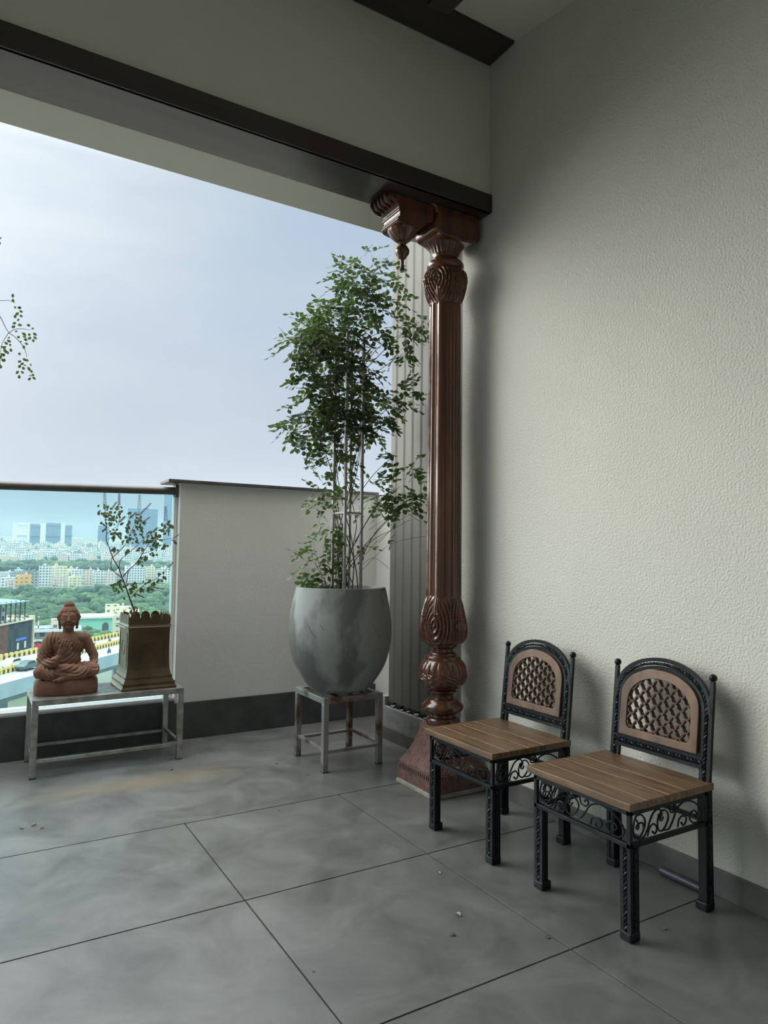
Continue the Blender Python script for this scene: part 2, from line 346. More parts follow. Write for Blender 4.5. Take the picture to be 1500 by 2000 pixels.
# ceiling timbers
g = G(); g.box(-4.9, XR-.004, 2.963, 3.190, 4.384, 4.398+.03)
o = g.build('wooden_beam', M['beamwood'], bevel=.005); tag(o, 'dark brown timber running along the ceiling above the plain upper wall', 'beam')
g = G(); a = Vector((2.19, 2.965, 4.355)); b = Vector((3.0-1.15, -1.0, 3.56)); 
d = Vector((2.46, 2.72, 4.36))-Vector((2.165, 2.98, 4.40)); 
g.bar((2.08, 2.958, 4.370), (1.60, -2.0, 3.378), .14, .05)
# rafter: its visible edge runs from the beam towards the right of the picture
o = g.build('wooden_rafter', M['beamwood'], bevel=.004); tag(o, 'dark brown rafter meeting the ceiling timber at the top edge', 'rafter')

# glass balustrade
bal = thing('glass_balustrade', 'frameless clear glass balustrade with a dark top rail on a stone kerb', 'balustrade', (-1.8, 5.22, .305))
bx = (-1.8, 5.22, .305)
def rel(g, o): g.v = [(x-o[0], y-o[1], z-o[2]) for x, y, z in g.v]; return g
for a, b in ((-4.95, -1.93), (-1.92, 1.285)):
    g = G(); g.box(a, b, 5.215, 5.227, .300, 1.80); rel(g, bx).build('glass_panel', M['glass'], bal)
g = G(); p0 = Vector((-4.95, 5.2, 1.66)); p1 = Vector((1.30, 5.2, 1.812))
pr_ = []
for p in (p0, p1):
    for j in range(16):
        a = 2*PI*j/16; pr_.append(p+Vector((0, .035*math.cos(a), .029*math.sin(a))))
g.add(pr_, [(j, (j+1) % 16, 16+(j+1) % 16, 16+j) for j in range(16)]+[tuple(range(16)), tuple(range(16, 32))])
rel(g, bx).build('handrail', M['rail'], bal, smooth=True)
g = G(); g.box(1.285, 1.312, 5.165, 5.235, 1.765, 1.86); rel(g, bx).build('rail_flange', M['rail'], bal, bevel=.004)
g = G(); g.box(1.285, 1.30, 5.19, 5.245, .305, 1.79); rel(g, bx).build('edge_channel', M['white'], bal, bevel=.002)
g = G(); g.box(1.262, 1.285, 5.10, 5.135, .296, .32); g.tube([(1.27, 5.118, .32), (1.27, 5.118, .335)], .012, 12); rel(g, bx).build('glass_clamp', M['white'], bal, bevel=.002)

# ------------------------------------------------------------------ carved column
CX, CY = 2.45, 3.39
col = thing('carved_column', 'carved polished teak pillar on a red stone foot, carrying the lintel', 'pillar', (CX, CY, 0))
# stone foot
g = G(); h = .192; g.box(-h-.012, h-.005, -h-.01, h, 0, .022, 0); o = g.build('mortar_bed', M['mortar'], col, bevel=.003)
g = G(); hh = .19
def sq(z, half): return [(-half, -half, z), (half, -half, z), (half, half, z), (-half, half, z)]
levels = [(.022, hh), (.105, hh), (.112, hh-.004)]
N = 14
for i in range(N+1):
    t = i/N; levels.append((.125+.235*t, .098+(.186-.098)*((1-t)**1.75)))
# subdivided rings with carved grooves
nseg = 24; vs = []
for zi, (z, hf) in enumerate(levels):
    for s_ in range(4):
        for j in range(nseg):
            u = -1+2*j/nseg
            dep = 0
            if zi > 2:
                wav = u*11+1.2*math.sin(z*26+s_)
                dep = .0045*max(0, math.cos(wav*PI))*min(1, (.36-z)*12)
            hf2 = hf-dep
            x, y = {0: (u*hf, -hf2), 1: (hf2, u*hf), 2: (-u*hf, hf2), 3: (-hf2, -u*hf)}[s_]
            vs.append((x, y, z))
n4 = nseg*4; fs = [(i*n4+j, i*n4+(j+1) % n4, (i+1)*n4+(j+1) % n4, (i+1)*n4+j) for i in range(len(levels)-1) for j in range(n4)]
fs += [tuple(reversed(range(n4))), tuple((len(levels)-1)*n4+j for j in range(n4))]
g.add(vs, fs)
# carved dentil band round the foot
for s_ in range(4):
    for j in range(17):
        u = (-1+(j+.5)*2/17)*hh*.96; T = Matrix.Rotation(s_*PI/2, 4, 'Z')
        g.box(u-.0065, u+.0065, -hh-.0035, -hh+.02, .088, .112, 0, T)
    g.box(-hh, hh, -hh-.002, -hh+.01, .112, .120, 0, Matrix.Rotation(s_*PI/2, 4, 'Z'))
g.build('stone_foot', M['plinth'], col)
def zy(y): return (1535.5-y)/323.2+.0
def dense(p, n=5):
    out = []
    q = spline([(r, z, 0) for r, z in p], n)
    return [(v.x, v.y) for v in q]
# lower turned rings
P1 = [(.100, .358), (.100, .372), (.100, .385), (.094, .398), (.080, .404), (.077, .415), (.088, .423), (.118, .441), (.124, .458), (.120, .474), (.098, .490), (.092, .500), (.090, .506), (.066, .512), (.063, .530), (.070, .541), (.085, .547), (.086, .556), (.080, .562), (.096, .567), (.102, .574), (.098, .580)]
g = G(); g.lathe(P1, 48); g.build('lower_rings', M['wood'], col, smooth=True, angle=50)
def gad(a, z, r):
    t = (z-.58)/.155
    if t > .5: d = .006*(abs(math.sin(a*9))**.6) - .002
    else: d = .005*(abs(math.sin(a*9+PI/2*(1-2*t)+.5*math.sin(z*150)))) + .003*math.sin(z*300+a*18)
    return r+d*min(1, 8*t*(1-t))
P2 = dense([(.096, .578), (.118, .592), (.134, .620), (.139, .652), (.136, .685), (.126, .712), (.112, .735)], 10)
g = G(); g.lathe(P2, 180, fn=gad); g.build('gadrooned_ball', M['wood'], col, smooth=True, angle=60)
P3 = [(.108, .734), (.108, .748), (.104, .758), (.082, .762), (.082, .772), (.078, .778), (.064, .782), (.063, .800), (.072, .806), (.088, .811), (.092, .820), (.090, .826)]
g = G(); g.lathe(P3, 48); g.build('middle_rings', M['wood'], col, smooth=True, angle=50)
def acanth(a, z, r, z0, z1, flip=False, n=4, ph=0.0):
    t = (z-z0)/(z1-z0)
    if flip: t = 1-t
    u = ((a+ph) % (2*PI/n))/(2*PI/n)-.5      # -0.5..0.5
    d = math.hypot(u*2.3, (t-.40)*1.55)
    rip = math.cos(d*2*PI*4.6)
    amp = .0058*min(1, 6*t)*min(1, max(0, (1.02-t)*5))
    leafd = math.hypot((u)*5.2, (t-.80)*3.0)
    if leafd < .62: return r+.007*(1-leafd/.62)+.002*math.cos(u*90)
    return r+amp*rip
P4 = dense([(.088, .824), (.118, .835), (.136, .868), (.140, .905), (.137, .940), (.129, .990), (.119, 1.035), (.110, 1.075), (.103, 1.115)], 14)
g = G(); g.lathe(P4, 240, fn=lambda a, z, r: acanth(a, z, r, .824, 1.115, ph=.25)); g.build('lower_carved_vase', M['wood'], col, smooth=True, angle=70)
def flute(a, z, r):
    u = (a*10/(2*PI)) % 1
    d = .0
    if .12 < u < .88:
        w = (u-.12)/.76; d = -.009*math.sin(PI*w) + (.0035 if .40 < w < .60 else 0)
    return r+d
g = G(); g.lathe([(.106, 1.09), (.105, 1.12), (.103, 1.4), (.101, 1.9), (.098, 2.4), (.097, 2.80), (.096, 2.915)], 240, fn=flute); g.build('fluted_shaft', M['wood'], col, smooth=True, angle=35)
P5 = dense([(.095, 2.885), (.099, 2.905), (.108, 2.93), (.120, 2.97), (.130, 3.02), (.133, 3.045), (.128, 3.085), (.115, 3.105), (.107, 3.112)], 14)
g = G(); g.lathe(P5, 240, fn=lambda a, z, r: acanth(a, z, r, 2.885, 3.112, True, ph=.25)); g.build('upper_carved_vase', M['wood'], col, smooth=True, angle=70)
P6 = [(.104, 3.108), (.112, 3.118), (.116, 3.130), (.114, 3.143), (.106, 3.155), (.090, 3.168), (.082, 3.176), (.080, 3.186), (.086, 3.196), (.084, 3.206)]
g = G(); g.lathe(P6, 48); g.build('upper_rings', M['wood'], col, smooth=True, angle=50)
g = G(); g.lathe(dense([(.080, 3.200), (.084, 3.215), (.098, 3.245), (.122, 3.272), (.130, 3.28)], 6), 160, fn=lambda a, z, r: r+.005*abs(math.sin(a*11))); g.build('capital_bell', M['wood'], col, smooth=True, angle=60)
# capital block with rounded scrolls front and back, spanning the width of the lintel
g = G(); poly = [(-.20, 3.440), (-.165, 3.42), (-.150, 3.385), (-.160, 3.355), (-.172, 3.325), (-.168, 3.298), (-.148, 3.276), (-.115, 3.268), (-.09, 3.262), (0.0, 3.26), (.09, 3.262), (.115, 3.268), (.146, 3.278), (.168, 3.300), (.172, 3.335), (.165, 3.365), (.155, 3.395), (.165, 3.44)]
g.prism(poly, 'y', -.135, .085); 
g.build('capital_block', M['wood'], col, bevel=.012)
# bracket arm reaching left beneath the lintel, with carved end
bk = G()
arm = [(-.16, 3.440), (-.475, 3.440), (-.480, 3.415), (-.455, 3.395), (-.425, 3.385), (-.405, 3.372), (-.400, 3.345), (-.392, 3.318), (-.405, 3.300), (-.415, 3.285), (-.395, 3.272), (-.34, 3.262), (-.27, 3.262), (-.24, 3.285), (-.21, 3.32), (-.16, 3.34)]
bk.prism(arm, 'y', -.105, .085)
# end volute
for k in range(4):
    rr = .048-.011*k
    bk.lathe([(rr, -.10+.001*k), (rr, .08)], 24, c=(0, 0, 0)) if False else None
ob = bk.build('bracket', M['wood'], col, bevel=.006)
sc = G()
for s_, yy in ((1, -.108),):
    pts = [Vector((-.432+.040*(1-t/14)*math.cos(t*.62), yy, 3.418+.036*(1-t/14)*math.sin(t*.62))) for t in range(13)]
    sc.tube(pts, .004, 6)
for k in range(5):
    y = -.085+.038*k
    sc.tube(spline([(-.482, y, 3.44), (-.492, y, 3.415), (-.47, y, 3.388), (-.43, y, 3.378)], 5), .010, 8)
    sc.tube(spline([(-.455, y+.01, 3.44), (-.478, y+.01, 3.425), (-.46, y+.01, 3.40)], 5), .006, 6)
for z, x in ((3.352, -.402), (3.322, -.396), (3.298, -.408)): sc.tube([(x, -.107, z), (x, .087, z)], .007, 8)
sc.build('scroll_carving', M['wood'], ob, smooth=True)
# drop pendant
pd = G(); c0 = (-.335, -.03, 0)
pd.lathe(dense([(.088, 3.266), (.082, 3.252), (.064, 3.228), (.038, 3.206), (.022, 3.196), (.018, 3.190)], 5), 90, c=c0, fn=lambda a, z, r: r+.003*abs(math.sin(a*8)))
pd.lathe([(.018, 3.192), (.022, 3.188), (.018, 3.182), (.030, 3.172), (.041, 3.155), (.043, 3.142), (.038, 3.125), (.024, 3.108), (.022, 3.102), (.014, 3.099), (.011, 3.085), (.010, 3.060), (.010, 3.045), (.016, 3.040), (.016, 3.033), (.006, 3.028)], 28, c=c0)
pd.build('pendant', M['wood'], col, smooth=True, angle=60)

# ------------------------------------------------------------------ chairs
def rope(g, a, b, r=.0075, pitch=.017):
    a = Vector(a); b = Vector(b); n = max(6, int((b-a).length/.004)); d = (b-a).normalized(); x = d.orthogonal().normalized(); y = d.cross(x)
    for ph in (0, PI):
        pts = []
        for i in range(n+1):
            t = i/n; an = 2*PI*t*(b-a).length/(pitch*2)+ph; pts.append(a+(b-a)*t+(x*math.cos(an)+y*math.sin(an))*r*.5)
        g.tube(pts, r*.62, 5)
def rope_path(g, pts, r=.007, pitch=.017):
    L = 0; tot = [0]
    for i in range(1, len(pts)): L += (pts[i]-pts[i-1]).length; tot.append(L)
    for ph in (0, PI):
        q = []
        for i, p in enumerate(pts):
            d = (pts[min(i+1, len(pts)-1)]-pts[max(0, i-1)]).normalized(); x = Vector((1, 0, 0)); y = d.cross(x); an = PI*tot[i]/pitch+ph
            q.append(p+(x*math.cos(an)+y*math.sin(an))*r*.5)
        g.tube(q, r*.62, 5)
# chair local frame: front faces -X, width along Y; legs' outer corners x 0..0.45, y -.225...225
LX0, LX1, LYH = 0.0, 0.476, .242
def leg_mesh(sx_, sy_, top):
    g = G(); w = .046; b = .015
    x0 = LX0 if sx_ < 0 else LX1-w; y0 = -LYH if sy_ < 0 else LYH-w
    ox = x0 if sx_ < 0 else x0+w-b; oy = y0 if sy_ < 0 else y0+w-b
    ix = x0+w-b if sx_ < 0 else x0; iy = y0+w-b if sy_ < 0 else y0
    lo = .03
    low = .325 if sx_ < 0 else top
    g.box(ox, ox+b, oy, oy+b, lo, top)
    g.box(ix, ix+b, oy, oy+b, lo, low); g.box(ox, ox+b, iy, iy+b, lo, low)
    g.box(min(ox, ix)+.004, max(ox, ix)+b-.004, min(oy, iy)+.010, max(oy, iy)+b-.010, lo, min(low, top))
    cx = x0+w/2; cy = y0+w/2; fx = ox+b/2; fy = oy+b/2
    rope(g, (cx, oy+b/2+(-.004 if sy_ < 0 else .004), lo), (cx, oy+b/2+(-.004 if sy_ < 0 else .004), low-.01))
    rope(g, (ox+b/2+(-.004 if sx_ < 0 else .004), cy, lo), (ox+b/2+(-.004 if sx_ < 0 else .004), cy, low-.01))
    f = G(); f.box(x0-.003, x0+w+.003, y0-.003, y0+w+.003, 0, .034)
    for q in (-1, 1): pass
    return g, f
def arch_pts(hw, zs_, zt, n=28):     # half width, spring z, top z : (y,z) list over the arch
    return [(-hw*math.cos(PI*i/n), zs_+(zt-zs_)*math.sin(PI*i/n)**.85) for i in range(n+1)]
def back_x(z): return .455+max(0, z-.46)*.125    # backrest leans back
def make_chair(label, loc, rotz=0):
    t = thing('wrought_iron_chair', label, 'chair', loc, rotz, 'iron and wood chairs by the textured wall')
    for sx_ in (-1, 1):
        for sy_ in (-1, 1):
            g, f = leg_mesh(sx_, sy_, .452)
            lo = g.build('leg', M['iron'], t); f.build('leg_cap', M['iron'], lo, bevel=.006)
    # frame rails
    g = G()
    for z in (.330, .444):
        b = .016
        g.box(LX0+.01, LX1-.01, -LYH, -LYH+b, z-.008, z+.008); g.box(LX0+.01, LX1-.01, LYH-b, LYH, z-.008, z+.008)
        g.box(LX0, LX0+b, -LYH, LYH, z-.008, z+.008); g.box(LX1-b, LX1, -LYH, LYH, z-.008, z+.008)
    g.build('seat_frame', M['iron'], t, bevel=.001)
    # scrollwork aprons : wire drawn in (u 0..1, v 0..1)
    curves = [
        [(.03, .15), (.02, .5), (.05, .88), (.12, .92), (.17, .7), (.16, .4), (.10, .12), (.04, .2)],
        [(.06, .78), (.09, .55), (.075, .42), (.055, .5), (.09, .62), (.14, .60), (.155, .45)],
        [(.04, .10), (.14, .06), (.20, .30), (.24, .62), (.29, .88), (.36, .95), (.40, .75), (.38, .62)],
        [(.20, .05), (.24, .38), (.30, .44), (.33, .22), (.30, .08), (.275, .16)],
        [(.42, .62), (.40, .50), (.37, .55), (.385, .80), (.44, .86), (.49, .62), (.46, .30), (.40, .10), (.35, .20), (.34, .50), (.36, .72)],
        [(.43, .10), (.50, .12), (.56, .42), (.62, .80), (.72, .97), (.84, .88), (.94, .60), (.97, .32), (.93, .08), (.86, .04), (.80, .20), (.80, .42), (.85, .52), (.90, .40), (.88, .26), (.865, .32)],
        [(.50, .95), (.52, .72), (.57, .70), (.60, .86), (.58, .95), (.56, .88)],
        [(.62, .06), (.64, .34), (.69, .44), (.74, .34), (.73, .14), (.69, .08), (.675, .18)],
    ]
    def apron(fn, a, b):
        g = G()
        for c in curves:
            pts = spline([fn(a+(b-a)*u, .340+.096*v) for u, v in c], 7)
            g.tube(pts, .0034, 6); g.ball(pts[-1], .0052, 5)
        g.build('scrollwork', M['iron'], t, smooth=True)
    apron(lambda u, z: (LX0+.008, u, z), LYH-.018, -LYH+.018)
    apron(lambda u, z: (u, -LYH+.008, z), LX0+.02, LX1-.045)
    apron(lambda u, z: (u, LYH-.008, z), LX0+.02, LX1-.045)
    # seat
    g = G(); W0, W1 = -.252, .277; D0, D1 = -.010, .474; ed = [D0, D0+.095, D0+.215, D0+.315, D1]
    for a, b in zip(ed[:-1], ed[1:]): g.box(a+.0008, b-.0008, W0, W1, .455, .482)
    g.box(D0+.004, D1-.004, W0+.004, W1-.004, .4535, .479)
    g.build('seat', M['seat'], t, bevel=.0018)
    # back posts
    for s_ in (-1, 1):
        g = G(); y = s_*(LYH-.0075); yi = s_*(LYH-.0385)
        zt = .865
        for yy in (y,): g.bar((back_x(.44)+.006, yy, .44), (back_x(zt), yy, zt), .016, .016, up=(1, 0, 0))
        g.bar((back_x(.44)+.006, yi, .44), (back_x(.75), yi, .75), .015, .015, up=(1, 0, 0))
        g.bar((back_x(.44)+.006, (y+yi)/2, .44), (back_x(.75)+.002, (y+yi)/2, .75), .020, .006, up=(1, 0, 0))
        rope(g, (back_x(.45)-.001, (y+yi)/2, .45), (back_x(.74)-.004, (y+yi)/2, .74))
        ps = g.build('back_post', M['iron'], t)
        g = G(); g.ball((back_x(.877), y, .879), .0155, 10); g.build('finial', M['iron'], ps, smooth=True)
    # arch and lower rail of the back
    g = G(); zs_, zt = .735, .918
    P_out = [Vector((back_x(z), y, z)) for y, z in arch_pts(LYH-.012, zs_, zt)]
    P_mid = [Vector((back_x(z)-.003, y, z)) for y, z in arch_pts(LYH-.025, zs_, zt-.017)]
    P_in = [Vector((back_x(z), y, z)) for y, z in arch_pts(LYH-.039, zs_, zt-.034)]
    for P_ in (P_out, P_in):
        for a, b in zip(P_[:-1], P_[1:]): g.bar(a, b+(b-a)*.12, .015, .015, up=(1, 0, 0))
    for a, b in zip(P_mid[:-1], P_mid[1:]): g.bar(a+Vector((.006, 0, 0)), b+Vector((.006, 0, 0)), .020, .005, up=(1, 0, 0)) if False else g.bar(a+Vector((.007, 0, 0)), b+Vector((.007, 0, 0)), .005, .022, up=(1, 0, 0))
    rope_path(g, spline(P_mid, 5))
    g.build('back_arch', M['iron'], t)
    g = G()
    for z in (.532, .566): g.bar((back_x(z), -LYH+.03, z), (back_x(z), LYH-.03, z), .015, .015)
    g.bar((back_x(.549)+.004, -LYH+.03, .549), (back_x(.549)+.004, LYH-.03, .549), .005, .022)
    rope(g, (back_x(.549)-.003, -LYH+.035, .549), (back_x(.549)-.003, LYH-.035, .549))
    g.build('back_rail', M['iron'], t)
    # wooden arch panel with an opening
    g = G(); hw = .191; zb = .578
    outer = [(-hw, zb)]+[(y, z) for y, z in arch_pts(hw, .738, .874, 24)]+[(hw, zb)]
    hi = .156; zbi = .610
    inner = [(-hi+.012, zbi), (-hi, zbi+.014)]+[(y, z) for y, z in arch_pts(hi, .712, .838, 20)]+[(hi, zbi+.014), (hi-.012, zbi)]
    def ring(poly, n=90):
        pts = [Vector((y, z)) for y, z in poly]; pts.append(pts[0]); seg = [(pts[i+1]-pts[i]).length for i in range(len(pts)-1)]; L = sum(seg); out = []
        for k in range(n):
            d = L*k/n; i = 0
            while d > seg[i]: d -= seg[i]; i += 1
            out.append(pts[i]+(pts[i+1]-pts[i])*(d/seg[i]))
        return out
    # sample both outlines by angle so that they pair up
    cz = .70
    def hit(poly, an):
        d = Vector((math.cos(an), math.sin(an))); best = 0
        for i in range(len(poly)):
            a = Vector(poly[i])-Vector((0, cz)); b = Vector(poly[(i+1) % len(poly)])-Vector((0, cz)); e_ = b-a
            den = d.x*e_.y-d.y*e_.x
            if abs(den) < 1e-9: continue
            tt = (a.x*e_.y-a.y*e_.x)/den; s2 = (a.x*d.y-a.y*d.x)/den
            if -1e-6 <= s2 <= 1+1e-6 and tt > best: best = tt
        return Vector((0, cz))+d*best
    na = 120; vs = []
    ang = sorted(set([2*PI*k/na for k in range(na)]+[math.atan2(p[1]-cz, p[0]) % (2*PI) for p in (outer[0], outer[-1])])); na = len(ang)
    for side in (-.014, .014):
        for poly in (outer, inner):
            for a in ang:
                p = hit(poly, a); vs.append((back_x(p.y)+side-.002, p.x, p.y))
    q = na; fs = []
    for j in range(na):
        k = (j+1) % na
        fs += [(j, k, q+k, q+j), (2*q+j, 3*q+j, 3*q+k, 2*q+k), (j, 2*q+j, 2*q+k, k), (q+j, q+k, 3*q+k, 3*q+j)]
    g.add(vs, fs); pn = g.build('arch_panel', M['panelwood'], t, bevel=.003)
    # fretwork of interlocking wavy strips
    g = G()
    def inside(y, z): 
        if z < zbi-.004 or abs(y) > hi+.004: return False
        if z < .712: return True
        s1 = min(1, abs(y)/(hi+.003)); zt_ = .712+(.841-.712)*math.sin(math.acos(s1))**.85
        return z < zt_
    pw = .060; am = .0128
    for k in range(-2, 12):
        zc = .606+k*.0265; prev = None; n = 110
        for i in range(n+1):
            y = -hi-.004+(2*hi+.008)*i/n; sn = math.sin(2*PI*y/pw+(PI if k % 2 else 0)); z = zc+am*math.copysign(abs(sn)**.62, sn)
            ok = inside(y, z)
            if ok and prev is not None:
                a = Vector((back_x(prev[1])-.002, *prev)); b = Vector((back_x(z)-.002, y, z)); g.bar(a, b+(b-a)*.2, .020, .0058, up=(0, 0, 1)) if abs(b.z-a.z) < abs(b.y-a.y)*2 else g.bar(a, b+(b-a)*.2, .0058, .020, up=(1, 0, 0))
            prev = (y, z) if ok else None
    g.build('fretwork', M['fretwood'], pn)
    return t
make_chair('brown seated iron chair nearest the carved pillar, behind the other chair', (2.016, 2.655, 0))
make_chair('brown seated iron chair nearest the camera, farthest from the carved pillar', (2.042, 1.937, 0), .0)

# ------------------------------------------------------------------ steel bench and small stand
def steel_table(name, label, x0, x1, y0, y1, h, slat_axis, nsl, strz, m, w=.036):
    t = thing(name, label, name.split('_')[-1], ((x0+x1)/2, (y0+y1)/2, 0)); o = ((x0+x1)/2, (y0+y1)/2, 0)
    for x in (x0, x1-w):
        for y in (y0, y1-w):
            g = G(); g.box(x, x+w, y, y+w, .006, h-.036); lg = rel(g, o).build('leg', m, t, bevel=.002)
            g = G(); g.box(x-.001, x+w+.001, y-.001, y+w+.001, 0, .006); rel(g, o).build('foot_pad', M['rail'], lg)
    g = G()
    g.box(x0, x1, y0, y0+w, h-.036, h); g.box(x0, x1, y1-w, y1, h-.036, h); g.box(x0, x0+w, y0+w, y1-w, h-.036, h); g.box(x1-w, x1, y0+w, y1-w, h-.036, h)
    rel(g, o).build('top_frame', m, t, bevel=.002)
    if slat_axis == 'x':
        st = (y1-y0-2*w)/nsl
        for k in range(nsl):
            g = G(); yc = y0+w+(k+.5)*st; g.box(x0+w, x1-w, yc-st*.32, yc+st*.32, h-.022, h-.001); rel(g, o).build('slat', m, t, bevel=.001)
    else:
        for k in range(nsl):
            xc = x0+w+(x1-x0-2*w)*(k+.75)/(nsl+.5); g = G(); g.box(xc-.02, xc+.02, y0+w, y1-w, h-.026, h-.001); rel(g, o).build('slat', m, t, bevel=.001)
    s_ = .019
    for yy in (y0+w/2, y1-w/2):
        g = G(); g.box(x0+w, x1-w, yy-s_/2, yy+s_/2, strz, strz+s_); rel(g, o).build('stretcher', m, t, bevel=.001)
    for xx in (x0+w/2, x1-w/2):
        g = G(); g.box(xx-s_/2, xx+s_/2, y0+w, y1-w, strz+.012, strz+.012+s_); rel(g, o).build('stretcher', m, t, bevel=.001)
    return t
steel_table('steel_bench', 'long low steel bench with slatted top in front of the glass balustrade', .352, 1.25, 4.64, 5.075, .462, 'x', 7, .088, M['steel'])
steel_table('steel_stand', 'square steel stand with rusty edge under the big concrete pot', 1.925, 2.352, 3.918, 4.365, .455, 'y', 3, .112, M['rust'])

# ------------------------------------------------------------------ concrete pot with climber
def leaf_quad(g, p, d, nrm, L, w, mi=0):
    d = d.normalized(); s_ = d.cross(nrm).normalized(); n_ = s_.cross(d)
    pts = [p, p+d*L*.30+s_*w*.42, p+d*L*.65+s_*w*.45, p+d*L-n_*L*.08, p+d*L*.65-s_*w*.45, p+d*L*.30-s_*w*.42, p+d*L*.5+n_*w*.14]
    g.add(pts, [(0, 1, 6), (1, 2, 6), (2, 3, 6), (3, 4, 6), (4, 5, 6), (5, 0, 6)], mi)
def rv(s_=1): return Vector((random.uniform(-1, 1), random.uniform(-1, 1), random.uniform(-1, 1)))*s_
def sprig(gl, gs, p, d, n=7, L=.034, mi=0, droop=.15):
    d = d.normalized(); side = d.cross(Vector((0, 0, 1)))
    side = side.normalized() if side.length > .1 else Vector((1, 0, 0))
    side = (side+rv(.35)).normalized(); pts = [p]; q = p.copy(); dd = d.copy()
    st = L*.85
    for i in range((n+1)//2):
        dd = (dd+Vector((0, 0, -droop*.5))+rv(.12)).normalized(); q = q+dd*st; pts.append(q.copy())
        if i < (n-1)//2:
            for s_ in (-1, 1):
                ld = (side*s_+dd*.55+rv(.3)).normalized(); leaf_quad(gl, q, ld, (dd.cross(side)+rv(.6)).normalized(), L*random.uniform(.8, 1.15), L*.80, mi)
    leaf_quad(gl, q, dd, (dd.cross(side)+rv(.3)).normalized(), L*1.1, L*.68, mi)
    gs.tube(pts, .0011, 4, cap=False)
POTC = Vector((2.14, 4.13, 0))
def make_pot(label, loc, base):
    t = thing('concrete_pot', label, 'pot', (loc[0], loc[1], base))
    prof = dense([(.155, .003), (.205, .03), (.262, .105), (.305, .185), (.333, .29), (.343, .38), (.338, .475), (.322, .575), (.300, .675)], 6)
    prof += [(.298, .681), (.276, .681), (.272, .66), (.268, .60)]
    g = G(); g.lathe(prof, 72); g.build('pot_shell', M['concrete'], t, smooth=True, angle=50)
    g = G(); g.lathe([(.30, .598), (.29, .61), (.20, .618), (.05, .622)], 40); g.build('soil', M['soil'], t, smooth=True)
    return t
make_pot('large rounded grey concrete pot with damp stains on the small steel stand', POTC, .455)
# trellis
tr = thing('metal_trellis', 'tall square white metal trellis standing in the concrete pot', 'trellis', (POTC.x+.03, POTC.y-.02, 1.06))
rot = Matrix.Rotation(.14, 4, 'Z'); hs = .068
cor = [rot @ Vector((sx_*hs, sy_*hs, 0)) for sx_, sy_ in ((-1, -1), (1, -1), (1, 1), (-1, 1))]
for c in cor:
    g = G(); g.bar(c, c+Vector((0, 0, 1.78)), .0175, .0175); g.build('upright', M['galv'], tr, bevel=.001)
for z in (.57, 1.13, 1.70):
    for a, b in zip(cor, cor[1:]+cor[:1]):
        g = G(); g.bar(a+Vector((0, 0, z)), b+Vector((0, 0, z)), .015, .012); g.build('crossbar', M['galv'], tr)
# climber : clusters of foliage hung on the trellis; blobs give centre and spread in metres around the trellis
blobs = [(712, 502, 7, 6, 3), (706, 520, 20, 16, 8), (690, 545, 28, 18, 16), (748, 540, 24, 26, 9), (760, 508, 12, 14, 3), (690, 588, 44, 30, 34), (745, 598, 30, 28, 12), (625, 620, 24, 22, 11),
         (590, 668, 28, 14, 15), (566, 686, 10, 14, 5), (652, 650, 55, 40, 58), (690, 690, 36, 28, 24), (615, 720, 38, 36, 30), (648, 760, 55, 46, 54), (770, 640, 22, 14, 6), (818, 628, 18, 18, 7), (792, 648, 14, 14, 4),
         (788, 690, 20, 12, 6), (715, 735, 24, 34, 16), (792, 775, 28, 24, 9), (742, 790, 42, 36, 28), (620, 800, 38, 36, 26), (672, 822, 56, 34, 38), (598, 845, 28, 14, 8), (578, 834, 14, 10, 6), (742, 832, 30, 22, 15),
         (650, 872, 34, 22, 11), (655, 915, 24, 32, 10), (648, 955, 18, 22, 5), (770, 890, 16, 18, 3), (700, 900, 14, 18, 2), (822, 900, 12, 26, 5), (724, 932, 14, 12, 2), (782, 950, 26, 14, 8), (768, 975, 26, 20, 11), (788, 992, 16, 10, 3),
         (738, 978, 14, 10, 3), (625, 975, 16, 22, 7), (830, 962, 10, 10, 2), (652, 1030, 18, 20, 9), (640, 1068, 22, 18, 8), (602, 1108, 18, 14, 5), (622, 1128, 20, 14, 6), (655, 1092, 18, 32, 8), (700, 1060, 12, 12, 2), (772, 1032, 6, 6, 1)]
climb = thing('climbing_plant', 'tall leafy climber growing up the trellis in the concrete pot', 'plant', (POTC.x, POTC.y, 1.06))
gl = G(); gs = G(); org = Vector((POTC.x, POTC.y, 1.06)); random.seed(21)
axis = lambda z: Vector((POTC.x+.03+.05*math.sin(z*2), POTC.y-.02, z))
for (px, py, rx, ry, n) in blobs:
    c = atY(px, py, POTC.y-.02 if px < 755 else 3.86); m_per = 1/290
    off = (c-axis(c.z)); far = min(1, abs(off.x)/.45)
    c.y += random.uniform(-.05, .08)*(1+far) if px < 755 else 0
    r3x, r3z = rx*m_per, ry*m_per; r3y = max(.05, min(.20, (r3x+r3z)*.55)) if px < 755 else .04
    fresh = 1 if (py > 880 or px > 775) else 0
    root = axis(max(1.15, c.z-.18-.3*far)); root = root+Vector((random.uniform(-.06, .06), random.uniform(-.06, .06), 0))
    if off.length > .1 and (n > 6 or random.random() < .6):
        mid = (root+c)/2+Vector((0, 0, .06))+rv(.02); gs.tube(spline([root, mid, c], 6), [.0035-.0022*i/12 for i in range(13)], 5, cap=False)
    for k in range(int(n*1.55)):
        u = rv(); 
        while u.length > 1: u = rv()
        p = c+Vector((u.x*r3x*1.05, u.y*r3y, u.z*r3z*1.05))
        d = Vector((u.x+random.uniform(-.6, .6), u.y+random.uniform(-.6, .6), u.z*.6-.25+random.uniform(-.5, .5)))
        sprig(gl, gs, p, d if d.length > .1 else Vector((1, 0, 0)), random.choice((5, 7, 7)), random.uniform(.034, .048), fresh if random.random() < .8 else 1)
